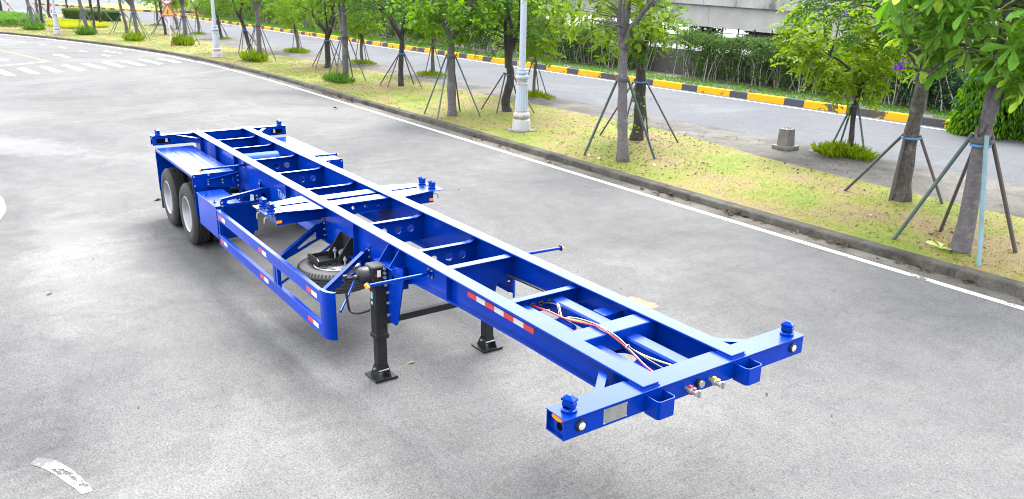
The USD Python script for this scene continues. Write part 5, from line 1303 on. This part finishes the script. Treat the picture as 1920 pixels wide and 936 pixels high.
# -- grass clumps at the feet of the trees
for (lab, x, y, rx, ry, n, h, m_, dry) in (
    ("wide green grass clump with dry rim on the paving by the leaning slim tree", 3.62, 14.72, .85, .55, 1500, .30, "leaf_tuft", 1),
    ("grass clump with dry soil rim right of the nearest lamp post", -9.85, 14.65, 1.05, .6, 1100, .21, "leaf_tuft", 1),
    ("grass clump behind the bright broad leaved tree", -18.6, 15.0, 1.15, .6, 1000, .20, "leaf_tuft", 1),
    ("low grass clump with seedling right of two stemmed tree", -25.8, 14.75, 1.3, .6, 1000, .20, "leaf_tuft", 1),
    ("round grass clump on the paving before the tall hedge", -34.8, 14.4, 1.3, .7, 1000, .26, "leaf_tuft", 0),
    ("low grass patch at the leaning dark tree left of the middle lamp post", -49.6, 14.0, 1.3, .6, 500, .16, "leaf_tuft", 0),
    ("low grass patch at the slim tree behind the sign side grey tree", -56.8, 14.05, 1.3, .6, 500, .18, "leaf_tuft", 0),
    ("low grass patch at the slim tree at the paving's far end", -73, 14.2, 1.4, .6, 400, .2, "leaf_tuft", 0),
    ("long bright grass at the foot of the two stemmed grey tree", -18.3, 10.1, 1.3, .5, 800, .34, "leaf_cover", 0),
    ("strap leaved clump right of the middle lamp post", -29.8, 10.1, 1.2, .55, 550, .55, "leaf_tuft", 0),
    ("strap leaved clump between road sign and middle lamp post", -43.9, 9.7, 1.3, .6, 550, .60, "leaf_tuft", 0),
    ("strap leaved clump at the kerb tree left of the road sign", -49.8, 7.7, 1.3, .6, 500, .55, "leaf_tuft", 0),
    ("strap leaved clump at the tree before the clipped hedge", -58.4, 5.8, 1.3, .7, 500, .55, "leaf_cover", 0),
    ("strap leaved clump at the tree beside the leftmost shrub bed", -67.3, 3.0, 1.5, .7, 500, .6, "leaf_cover", 0)):
    tuft(lab, x, y, .12, rx, ry, n, h, m_, int(abs(x * 10)), dry=dry)
rg = np.random.default_rng(4)
pp = thing("pale_seedling", "small seedling with three pale leaves at the foot of the right edge tree", "seedling", (9.27, 9.0, .12))
for k, (a, e) in enumerate(((3.6, .5), (5.0, 1.1), (5.9, .35))):
    obj("leaf", leaves(np.zeros((1, 3)), np.array([[math.cos(a), math.sin(a), e]]), np.array([.24]), np.array([.13]), np.array([.3]), LEAF_OB), "leaf_pale", pp)

# ------------------------------------------------------------ lamp posts
def lamp(x, y, label, z=.12):
    t = thing("lamp_post", label, "lamp post", (x, y, z))
    obj("base_plate", prism([(-.34, -.34), (.34, -.34), (.34, .34), (-.34, .34)], -.02, .03, "xy"), "concrete", t)
    obj("base_drum", lathe([(.0, .0305), (.275, .0305), (.275, .05), (.268, .20), (.262, .30), (.25, .335), (.215, .36)], 32), "lamp_rust", t, smooth=40)
    obj("ring", lathe([(.20, .3605), (.225, .38), (.245, .43), (.25, .47), (.238, .52), (.20, .56), (.19, .58), (.205, .59), (.205, .62), (.185, .635)], 32), "lamp_rust", t, smooth=40)
    obj("fluted_column", lathe([(.192, .6355)] + [(.19 - .028 * q, .65 + .68 * q) for q in np.linspace(0, 1, 8)] + [(.162, 1.345)], 96, flute=(.64, 1.335, 16, .045)), "lamp_paint", t, smooth=50)
    obj("ring", lathe([(.165, 1.3455), (.175, 1.36), (.175, 1.385), (.155, 1.40), (.155, 1.44), (.168, 1.45), (.168, 1.47), (.15, 1.48)], 32), "lamp_rust", t, smooth=40)
    obj("collar", lathe([(.15, 1.4805), (.185, 1.52), (.198, 1.565), (.185, 1.61), (.14, 1.64), (.14, 1.655), (.158, 1.665), (.166, 1.70), (.158, 1.735), (.14, 1.745), (.14, 1.76), (.15, 1.765), (.15, 1.79), (.10, 1.80)], 32), "lamp_paint", t, smooth=40)
    obj("shaft", lathe([(.100, 1.8005), (.097, 1.83), (.066, 7.4), (.075, 7.45), (.05, 7.55), (.0005, 7.6)], 28), "lamp_paint", t, smooth=40)
lamp(-3.73, 9.68, "nearest white fluted lamp post with rusty base, tallest in the picture")
lamp(-32.77, 8.93, "middle white lamp post with rust stained base right of the road sign")
lamp(-59.36, 3.85, "farthest white lamp post near the left edge, at the kerb bend")

# ------------------------------------------------------------ road sign
sg = thing("road_sign", "red and white post carrying a yellow warning triangle under a round speed sign", "road sign", (-42.35, 8.61, .12))
M["sign_red"] = mat("sign_red", (0.26, 0.008, 0.02), 0.4, coat=.3)
M["sign_yellow"] = mat("sign_yellow", (0.52, 0.27, 0.006), 0.4, coat=.3)
M["sign_white"] = mat("sign_white", (0.48, 0.5, 0.5), 0.4, coat=.3)
M["sign_black"] = mat("sign_black", (0.02, 0.02, 0.025), 0.5)
for k in range(9):
    obj("post_band", lathe([(.038, k * .38 + .001), (.038, k * .38 + .379)], 14, "z", (0, 0, 0)), "sign_white" if k else "sign_red", sg, smooth=40)
obj("post_cap", lathe([(.038, 3.42), (.02, 3.44), (.0005, 3.445)], 14), "sign_white", sg)
a = math.atan2(-.30, .95)      # the signs face along +x, towards the yard entrance
def face(poly, d0, d1, mname, name, zc):
    m = prism(poly, d0, d1, "yz"); v = np.array(m.vertices); v[:, 2] += zc
    c, s_ = math.cos(a), math.sin(a)
    m.vertices = np.stack([c * v[:, 0] - s_ * v[:, 1], s_ * v[:, 0] + c * v[:, 1], v[:, 2]], 1)
    return obj(name, m, mname, sg)
tri = lambda r: Polygon([(r * math.cos(q), r * math.sin(q)) for q in (math.pi / 2, math.pi * 7 / 6, math.pi * 11 / 6)])
face(tri(.50).buffer(.03), .042, .050, "sign_red", "triangle_border", 2.22)
face(tri(.39).buffer(.01), .0502, .0530, "sign_yellow", "triangle_field", 2.22)
sym = unary_union([sbox(-.035, -.13, .035, .10), Polygon([(-.07, .08), (.07, .08), (0, .20)]), Polygon([(.0, -.10), (.0, -.03), (-.13, .0), (-.13, -.05)])])
face(sym, .0532, .0550, "sign_black", "junction_symbol", 2.20)
face(Point(0, 0).buffer(.36, 24), .042, .050, "sign_red", "round_border", 3.03)
face(Point(0, 0).buffer(.275, 24), .0502, .0530, "sign_white", "round_field", 3.03)
tm = meshkit.text_mesh("10", .27, .002, bold=True); v = np.array(tm.vertices)
w_ = v[:, 0].max() + v[:, 0].min()
v = np.stack([.0532 + v[:, 2], v[:, 0] - w_ / 2, v[:, 1] + 3.03 - .135], 1)
c, s_ = math.cos(a), math.sin(a)
obj("number", trimesh.Trimesh(np.stack([c * v[:, 0] - s_ * v[:, 1], s_ * v[:, 0] + c * v[:, 1], v[:, 2]], 1), tm.faces, process=False), "sign_black", sg)
for k, (x, y) in enumerate(((-121.9, 4.9), (-117.5, 8.1), (-116, 9.6))):
    t = thing("striped_pole", ("red and white striped pole at the far left road edge, leftmost", "red and white striped pole behind the shrub bed tree's poles", "red and white striped pole just right of another, left of farthest lamp post")[k], "striped pole", (x, y, 0))
    for q in range(7):
        obj("band", lathe([(.11, q * .42 + .001), (.11, q * .42 + .419)], 10), ("red_reflect", "sign_white")[q % 2], t, smooth=40)

# ------------------------------------------------------------ concrete block, litter
bk = thing("concrete_bollard", "short weathered concrete block on a square foot with rusty bar ends", "concrete block", (2.22, 14.2, .118), scale=.82)
rgc = np.random.default_rng(2)
def rough(m, amp, sc):
    m = m.subdivide().subdivide().subdivide(); v = np.array(m.vertices)
    m.vertices = v + (meshkit.fbm(v * sc, 3, 4)[:, None] - .5) * amp * np.sign(v - v.mean(0)) ; return m
obj("foot", rough(cbox(-.32, .32, -.31, .31, 0, .13, .02), .03, 9), "concrete", bk, smooth=30)
obj("block", rough(hull([(q * a, q * b_, z) for q, z in ((.20, .12), (.17, .66)) for a in (-1, 1) for b_ in (-1, 1)]), .02, 9), "concrete", bk, smooth=30)
for (a_, b_) in ((-.07, -.05), (-.05, .06), (.07, -.03), (.06, .07)):
    obj("bar_end", tubemesh([(a_, b_, .65), (a_ + .005, b_, .72)], .010, 6), "leaf_dry" if False else "stake_brown", bk)

# ------------------------------------------------------------ planting beyond the far road
def shrub(seed, w, dep, h, stems, nl, leaf, hole=.42, top=1.0):
    r = np.random.default_rng(seed)
    t = thing("hedge_shrub", "tall twiggy hedge shrub with bare pale stems and leafy top, beyond the striped kerb", "shrub", (0, 0, .18), group="hedge shrubs beyond the striped kerb")
    s = MB()
    for k in range(stems):
        a = np.array([r.uniform(-w / 2, w / 2), r.uniform(-dep / 2, dep / 2), -.05]); b = a + (r.normal(0, .42), r.normal(0, .15), h * r.uniform(.65, .95))
        s.add(limb(a, b, r.uniform(.010, .032), .006, r, 5, .06, 5)[0])
    s.build("stems", "stem_pale", t)
    P = np.stack([r.uniform(-w / 2, w / 2, nl * 3), r.normal(0, dep * .30, nl * 3), h * (1 - r.uniform(0, 1, nl * 3) ** 1.5 * .95)], 1)
    P[:, 2] += .18 * (meshkit.noise(P * (1.6, 0, 0) + seed, seed) - .5) * top * P[:, 2]
    keep = meshkit.noise(P * 2.3 + seed * 1.7, seed) > hole - .30 * (P[:, 2] / h - .55)
    P = P[keep][:nl]
    D = r.normal(size=(len(P), 3)) + (0, -.5, .15)
    L = r.uniform(.07, .15, len(P))
    obj("foliage", leaves(P, D, L, L * .55, r.uniform(0, 6, len(P))), leaf, t, kind="stuff")
    return t
def move(p, x, y, rz=0, sc=None):
    xf = UsdGeom.Xformable(stage.GetPrimAtPath(p)); xf.ClearXformOpOrder()
    o = stage.GetPrimAtPath(p)
    for a_ in ("xformOp:translate", "xformOp:rotateZ", "xformOp:scale"):
        if o.HasAttribute(a_): o.RemoveProperty(a_)
    xf.AddTranslateOp().Set(Gf.Vec3d(float(x), float(y), .18))
    if rz: xf.AddRotateZOp().Set(float(rz))
    if sc: xf.AddScaleOp().Set(Gf.Vec3f(*sc))
rh = np.random.default_rng(77)
protos = [shrub(100 + k, 2.1, 1.2, 2.0, 13, 2700, "leaf_hedge", .43) for k in range(4)]
slots = [(x, 25.35 + rh.normal(0, .1), 1.0) for x in np.arange(-11.5, -.6, 1.55)] + [(x, 25.4 + rh.normal(0, .1), 1.02) for x in np.arange(-23.2, -15.2, 1.5)] + \
        [(x, 25.4 + rh.normal(0, .15), 1.5 + rh.normal(0, .08)) for x in np.arange(-99, -24, 1.75)]
used = set()
for k, (x, y, sz) in enumerate(slots):
    q = int(rh.integers(0, 4)); sc = (1.0, 1.0, sz * rh.uniform(.93, 1.07)); rz = 180 * int(rh.integers(0, 2))
    if q not in used and k > 2:
        used.add(q); move(protos[q], x, y, rz, sc)
    else:
        dup(protos[q], (x, y, .18), rz, scale=sc)
for q in range(4):
    if q not in used: move(protos[q], -100.5 + q, 25.4)
# dark shrub behind the rough tree and weeping bushes over the kerb
db = shrub(140, 2.6, 1.6, 1.9, 22, 5200, "leaf_deep", .34)
tag(db, "dense dark green shrub with many thin stems, seen between the two right edge trunks", group=""); stage.GetPrimAtPath(db).ClearCustomDataByKey("group")
move(db, .1, 25.3, 0, (1.15, 1.0, 1.1))
def weeping(label, x, y, rx, ry, h, seed, n=7000):
    r = np.random.default_rng(seed)
    t = thing("weeping_bush", label, "bush", (x, y, .0))
    a, q = r.uniform(0, 2 * math.pi, n), r.uniform(0, 1, n)
    prof = np.sqrt(np.clip(1 - (q * .96) ** 2.2, 0.02, 1))
    lob = 1 + .22 * (meshkit.noise(np.stack([np.cos(a) * 2.2, np.sin(a) * 2.2, q * 2.2], 1) + seed, seed) - .5) * 2
    rr = prof * lob * r.uniform(.72, 1.02, n)
    P = np.stack([rx * rr * np.cos(a), ry * rr * np.sin(a), .08 + h * q], 1)
    D = np.stack([np.cos(a) * .45 + r.normal(0, .25, n), np.sin(a) * .45 + r.normal(0, .25, n), -1 + r.normal(0, .3, n)], 1)
    L = r.uniform(.14, .27, n)
    obj("foliage", leaves(P, D, L, L * .30, r.normal(0, .6, n)), "leaf_weep", t, kind="stuff")
    core = lathe([(.35, 0.0), (rx * .6, .25), (rx * .62, h * .5), (rx * .4, h * .8), (.02, h * .92)], 14)
    core.vertices = np.array(core.vertices) * (1, ry / rx, 1)
    s = MB()
    for k in range(9):
        b0 = np.array([r.normal(0, .12), r.normal(0, .12), 0]); s.add(limb(b0, b0 + (r.normal(0, rx * .35), r.normal(0, ry * .35), h * .85), .03, .008, r, 5)[0])
    s.build("stems", "bark_slim", t)
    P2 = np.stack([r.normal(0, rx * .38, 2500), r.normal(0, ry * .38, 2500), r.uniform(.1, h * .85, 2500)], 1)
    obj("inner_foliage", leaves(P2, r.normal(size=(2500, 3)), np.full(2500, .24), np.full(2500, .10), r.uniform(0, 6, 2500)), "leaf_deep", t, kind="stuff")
weeping("bright weeping bush spilling over the striped kerb, left of the big grey trunk", 3.5, 22.65, 1.15, 1.2, 2.35, 3)
weeping("bright weeping bush spilling over the kerb at the right picture edge", 5.45, 23.0, 1.4, 1.3, 2.7, 4)
weeping("bright weeping bush cut by the right picture edge", 7.9, 23.2, 1.5, 1.3, 2.8, 5, 5000)
# ground cover on the verge
rg = np.random.default_rng(15)
n = 21000
P = np.stack([14 - rg.uniform(0, 1, n) ** 1.25 * 108, rg.uniform(22.82, 25.3, n), np.full(n, .19)], 1)
P = P[meshkit.noise(P * (.9, 1.4, 0), 3) > .22]
D = rg.normal(size=(len(P), 3)) * (1, 1, .5) + (0, 0, .55)
L = rg.uniform(.07, .17, len(P)) * (1 + np.clip(-(P[:, 0] + 20) / 60, 0, 1))
obj("ground_cover", leaves(P, D, L, L * .55, rg.uniform(0, 6, len(P))), "leaf_cover", None, label="low green ground cover creeping between striped kerb and hedge", cat="ground cover", kind="stuff")
# flowering ground cover patch by the hedge
# fence with posts, rail and dark netting
fn = thing("fence", "green wire fence with dark netting behind the hedge beyond the far road", "fence", (0, 0, 0))
for x in np.arange(-42.44, 12, 3.0):
    obj("post", lathe([(.04, .10), (.04, 1.93), (.0005, 1.95)], 10, "z", (x, 25.95, 0)), "stake_green" if abs(x + 12.44) > .1 else "stake_fence", fn, smooth=40) if False else obj("post", lathe([(.045, .10), (.045, 1.93), (.0005, 1.95)], 10, "z", (x, 25.8 if abs(x + 12.44) < .1 else 26.0, 0)), "stake_fence", fn, smooth=40)
obj("top_rail", tubemesh([(-12.4, 25.9, 1.88), (12, 25.98, 1.88)], .022, 6), "stake_fence", fn, smooth=40)
M["net"] = mat("dark_net", (0.030, 0.024, 0.022), 0.95, var=.4, vscale=2)
obj("netting", cbox(-27, 12, 26.06, 26.075, .13, 1.42, .002), "net", fn)
w = MB()
for z in (1.5, 1.65, 1.8): w.tube([(-27, 26.03, z), (-12.5, 26.03, z)], .004, 4)
for z in (1.5, 1.65, 1.8): w.tube([(-12.4, 26.03, z), (12, 26.03, z)], .004, 4)
w.build("wires", "stake_fence", fn, kind="stuff")
# ------------------------------------------------------------ viaduct
def zb(x): return 2.09 - .0289 * (x + 9.04)
def zm(x): return 3.28 - .0275 * (x + 10.0)
stain_n = {"g": ("geometry", {}), "mp": ("mapping", {"scale": (2.6, 2.6, .18)}), "n": ("noise_texture", {"scale": 1.0, "detail": 7, "roughness": .7}), "n2": ("noise_texture", {"scale": .8, "detail": 6}), "a": ("math", {"math_type": "multiply_add", "value2": .5}),
           "r": ("rgb_ramp", {"ramp": [(.52, kk((.11, .106, .10))), (.62, kk((.24, .236, .225))), (.80, kk((.32, .316, .30))), (.95, kk((.36, .355, .34)))]}), "p": ("principled_bsdf", {"roughness": .85, "specular_ior_level": .25})}
M["viaduct"] = ground_mat("viaduct_concrete", stain_n, [("g.position", "mp.vector"), ("mp.vector", "n.vector"), ("g.position", "n2.vector"), ("n.fac", "a.value1"), ("n2.fac", "a.value3"), ("a.value", "r.fac"), ("r.color", "p.base_color")])
M["girder"] = mat("girder_concrete", (.29, .287, .273), .85, var=.16, vscale=1.2)
VD = thing("viaduct", "pale concrete road viaduct crossing behind the hedge on low piers", "viaduct", (0, 31.0, 0))
def seg_(x0, x1, y0, y1, za, zb_):
    return hull([(x, y, f(x)) for x in (x0, x1) for y in (y0, y1) for f in (za, zb_)])
xs = np.arange(-146, 62, 26.0)
for k in range(len(xs) - 1):
    obj("girder", seg_(xs[k] + .01, xs[k + 1] - .01, 0, 2.2, zb, lambda x: zm(x) - .03), "girder", VD)
    obj("girder", seg_(xs[k] + .01, xs[k + 1] - .01, 4.4, 6.6, zb, lambda x: zm(x) - .03), "girder", VD)
obj("deck", seg_(-146, 62, -.08, 9.6, lambda x: zm(x) - .028, lambda x: zm(x) + .22), "girder", VD)
px = list(np.arange(-60.0 + .95, 20, 2.25))
for x in px:
    obj("parapet_panel", seg_(x + .012, x + 2.238, -.16, -.085, lambda q: zm(q) + .0, lambda q: zm(q) + 1.25), "viaduct", VD)
obj("parapet_panel", seg_(-146, px[0] - .01, -.16, -.085, lambda q: zm(q), lambda q: zm(q) + 1.25), "viaduct", VD)
obj("parapet_panel", seg_(px[-1] + 2.26, 62, -.16, -.085, lambda q: zm(q), lambda q: zm(q) + 1.25), "viaduct", VD)
obj("parapet", seg_(-146, 62, 9.2, 9.6, lambda q: zm(q) + .2205, lambda q: zm(q) + 1.25), "viaduct", VD)
for x in (-120, -94, -68, -42, -16, 10, 36):
    obj("pier", lathe([(.75, -.02), (.75, zb(x) - .01)], 20, "z", (x, 5.4, 0)), "girder", VD, smooth=40)
# behind: low wall, dark railings and a few trees on the light ground
obj("low_wall", cbox(-120, 60, 47, 47.3, -.02, .75, .02), "concrete", None, label="low grey wall seen under the viaduct beyond the hedge", cat="wall")
rl = thing("railing", "dark iron railing standing under the viaduct behind the hedge", "railing", (0, 29.7, 0.12))
b = MB()
for x in np.arange(-60, 20, 1.05): b.box(x - .03 * (1 + .6 * math.sin(x * 7)), x + .03, -.03, .03, -.02, 2.25, .004)
b.build("bars", "black", rl, kind="stuff")
for z in (.3, 1.95): obj("rail", cbox(-60, 20, .032, .07, z, z + .03, .004), "black", rl)
bt = []
for k, (x, y, s_) in enumerate(((-21, 39, 1.0), (-30.0, 41, 1.2), (-9, 41, .9), (-1.5, 42, 1.1), (-40, 33.5, 1.1))):
    pass
rb_ = np.random.default_rng(5)
def bgtree(x, y, h, w, seed, label, leaf="leaf_deep"):
    r = np.random.default_rng(seed)
    t = thing("background_tree", label, "tree", (x, y, 0), group="trees in the dark belt behind the hedge")
    obj("trunk", tubemesh([(0, 0, -.05), (.1, 0, h * .35), (r.normal(0, .2), 0, h * .75)], [.16, .12, .05], 8), "bark_dark", t, smooth=True)
    n = 2600
    d = r.normal(size=(n * 2, 3)); d /= np.linalg.norm(d, axis=1)[:, None]
    P = d * (r.uniform(.2, 1, n * 2) ** .45)[:, None] * (w, w * .7, h * .42) + (0, 0, h * .58)
    P = P[meshkit.noise(P * 1.1 + seed, seed) > .40][:n]
    L = r.uniform(.14, .26, len(P))
    obj("crown", leaves(P, r.normal(size=(len(P), 3)) + (0, -.3, 0), L, L * .55, r.uniform(0, 6, len(P))), leaf, t, kind="stuff")
for k, x in enumerate(np.arange(-100, -26, 6.2)):
    bgtree(x + rb_.normal(0, .8), 28.6 + rb_.normal(0, .3), 6.0 + rb_.normal(0, .5), 3.0, 300 + k, "dark leafy tree in the belt behind the tall hedge", "leaf_deep" if k % 3 else "leaf_hedge")
for k, (x, y, h) in enumerate(((-19.5, 40.5, 3.6), (-12.5, 45, 4.0), (-7.0, 41.0, 3.4), (-25, 41, 4), (-16.8, 42, 3.2), (-14.2, 41.5, 2.6), (-10.5, 43, 3.3), (-3, 42, 3.5), (-22, 44, 4), (-6, 46, 4), (-17.5, 50, 4.5), (-10, 52, 4.5))):
    bgtree(x, y, h, 1.6, 340 + k, "dark tree in the shade under the viaduct beyond the hedge")
# ------------------------------------------------------------ beds at the far end of the median
def bed(name, poly, z, h, n, L, leaf, label, cat, seed):
    r = np.random.default_rng(seed); pg = Polygon(poly); x0, y0, x1, y1 = pg.bounds
    Q = np.stack([r.uniform(x0, x1, n * 3), r.uniform(y0, y1, n * 3)], 1)
    import shapely
    Q = Q[shapely.contains_xy(pg, Q[:, 0], Q[:, 1])][:n]
    P = np.column_stack([Q, z + h * r.uniform(0, 1, len(Q)) ** .5])
    l = L * r.uniform(.7, 1.3, len(P))
    return obj(name, leaves(P, r.normal(size=(len(P), 3)) * (1, 1, .5) + (0, 0, .4), l, l * .6, r.uniform(0, 6, len(P))), leaf, None, label=label, cat=cat, kind="stuff")
bed("yellow_ground_cover", [(-74.3, 4.7), (-69, 5.1), (-67, 6.4), (-69.9, 9.3), (-75, 9.4), (-79.4, 7.9), (-82.8, 6.7), (-81, 5.7)], .13, .22, 7000, .2, "leaf_gold", "bed of golden yellow ground cover on the lawn right of farthest lamp post", "ground cover", 1)
bed("shrub_bed", [(-73.6, .6), (-72.4, 1.9), (-74.6, 3.6), (-82, 5.4), (-93, 2), (-100, -3), (-90, -4)], .13, .75, 9000, .26, "leaf_cover", "low bed of green shrubs at the left picture edge", "shrub bed", 2)
hb = thing("clipped_hedge", "long clipped box hedge on the lawn behind the yellow ground cover", "hedge", (-88.6, 10.6, .12), rotz=math.degrees(math.atan2(3.1, 11)))
r = np.random.default_rng(8); n = 9000
P = np.stack([r.uniform(-5.6, 5.6, n), r.uniform(-.75, .75, n), r.uniform(0, 1.05, n) ** .7], 1)
k_ = r.integers(0, 3, n); P[k_ == 0, 2] = 1.0 + r.normal(0, .04, (k_ == 0).sum()); P[k_ == 1, 1] = -.75 + r.normal(0, .04, (k_ == 1).sum())
obj("foliage", leaves(P, r.normal(size=(n, 3)), r.uniform(.12, .2, n), r.uniform(.08, .12, n), r.uniform(0, 6, n)), "leaf_box", hb, kind="stuff")
obj("core", cbox(-5.5, 5.5, -.68, .68, -.02, .92, .05), "leaf_deep", hb)

# ------------------------------------------------------------ lawn blades and fallen leaves
import shapely
rg = np.random.default_rng(31)
n = 240000
Q = np.stack([13.5 - rg.uniform(0, 1, n) ** 2.0 * 105, rg.uniform(0, 14, n)], 1)
Q[:, 1] = np.where(Q[:, 0] > -32, 8.3 + Q[:, 1] * .4, Q[:, 1])
nearp = lawn.buffer(-.02)
Q = Q[shapely.contains_xy(nearp, Q[:, 0], Q[:, 1])]
dens = meshkit.fbm(np.column_stack([Q * .9, np.zeros(len(Q))]), 4, 2)
Q = Q[rg.uniform(0, 1, len(Q)) < np.clip(1.5 - 1.5 * dens, .25, 1)]
k = len(Q)
h = rg.uniform(.012, .034, k) * (1 + .5 * np.clip(-Q[:, 0] / 30, 0, 1.6)); a = rg.uniform(0, 6.28, k)
w = rg.uniform(.006, .011, k) * (1 + .8 * np.clip(-Q[:, 0] / 30, 0, 2.5))
B0 = np.column_stack([Q, np.full(k, .118)])
sdv = np.stack([np.cos(a), np.sin(a), np.zeros(k)], 1) * w[:, None]
lean_ = np.stack([-np.sin(a), np.cos(a), np.zeros(k)], 1) * (h * rg.uniform(.8, 2.2, k))[:, None] + np.array([0, 0, 1.0]) * (h * rg.uniform(.5, 1.0, k))[:, None]
V = np.stack([B0 - sdv, B0 + sdv, B0 + lean_], 1).reshape(-1, 3)      # blades lie over, faces up
GR = obj("grass", trimesh.Trimesh(V, np.arange(3 * k).reshape(-1, 3), process=False), "blade", None, label="short patchy yellow green grass on the planted median", cat="grass", kind="stuff")
def litter(Q, z, L0, L1, seed):
    r = np.random.default_rng(seed); m = len(Q)
    a = r.uniform(0, 6.28, m); D = np.stack([np.cos(a), np.sin(a), r.normal(.1, .2, m)], 1)
    L = r.uniform(L0, L1, m)
    V0 = np.array([(0, 0, 0), (.45, .5, .16), (1, 0, .1), (.45, -.5, .16)])
    return leaves(np.column_stack([Q, np.full(m, z)]), D, L, L * r.uniform(.4, .6, m), r.normal(0, .35, m), (V0, LEAF2[1]))
n = 8000
Q = np.stack([12 - rg.uniform(0, 1, n) ** 1.2 * 52, rg.uniform(8.4, 14.6, n)], 1)
Q = Q[shapely.contains_xy(med.buffer(-.05), Q[:, 0], Q[:, 1])]
w_ = meshkit.noise(np.column_stack([Q * .45, np.zeros(len(Q))]), 9)
w_ = np.clip(w_ - .25, 0, 1) * (1 + 1.8 * np.exp(-((Q[:, 0] - .5) / 5) ** 2)) * np.where(shapely.contains_xy(lawn, Q[:, 0], Q[:, 1]), 1, .25)
Q = Q[rg.uniform(0, 1.1, len(Q)) < w_]
obj("fallen_leaves", litter(Q, .131, .04, .105, 1), "leaf_dry", None, label="dry brown fallen leaves scattered over the lawn", cat="fallen leaves", kind="stuff")
tq = rg.uniform(0, 160, 1300); pq = KS(tq); nq = KS(tq, 1); nq /= np.linalg.norm(nq, axis=1)[:, None]
nn_ = np.stack([nq[:, 1], -nq[:, 0]], 1); nn_ *= np.sign(nn_[:, 1:2])
clus = meshkit.noise(np.column_stack([tq * .8, tq * 0, tq * 0]), 4) > .60
GQ = (pq - nn_ * np.abs(rg.normal(.03, .13, 1300))[:, None])[clus]
obj("gutter_leaves", litter(GQ, .014, .08, .19, 2), "leaf_dry", None, label="dry leaves gathered in drifts along the kerb gutter", cat="fallen leaves", kind="stuff")
YQ = np.stack([rg.uniform(-25, 12, 110), rg.uniform(-6, 7.4, 110)], 1)
obj("stray_leaves", litter(YQ, .006, .02, .055, 3), "leaf_dry", None, label="tiny stray leaf bits dotted about the yard asphalt", cat="leaf litter", kind="stuff")
for k, (x, y, s_, lab, m_) in enumerate(((8.11, -.22, .10, "pale orange fallen leaf on asphalt between the two landing legs", "leaf_gold_dry"), (3.4, -3.41, .15, "thin pale curled leaf on asphalt at the far left", "leaf_gold_dry"), (-1.12, -.97, .16, "dark brown leaf on asphalt left of the rear wheels", "leaf_dry"), (-11.16, 7.04, .2, "dark brown leaf lying on asphalt near the white edge line", "leaf_dry"))):
    if m_ == "leaf_gold_dry" and m_ not in M: M[m_] = leafmat("leaf_gold_dry", (.45, .25, .08), (.6, .42, .2), trans=.1)
    obj("fallen_leaf", litter(np.array([(x, y)]), .012, s_, s_ * 1.05, 40 + k), m_, None, label=lab, cat="leaf")
M["litter"] = mat("white_litter", (.62, .62, .6), .8)
LQ = np.array([(2.1, 9.5), (.3, 8.9), (.75, 8.85), (-1.4, 9.2), (4.6, 10.1), (7.5, 9.9), (-12, 9.7), (1.0, 14.1), (-31.5, 9.2)])
obj("paper_scraps", litter(LQ, .135, .07, .13, 6), "litter", None, label="white paper scraps lying on the lawn", cat="litter", kind="stuff")
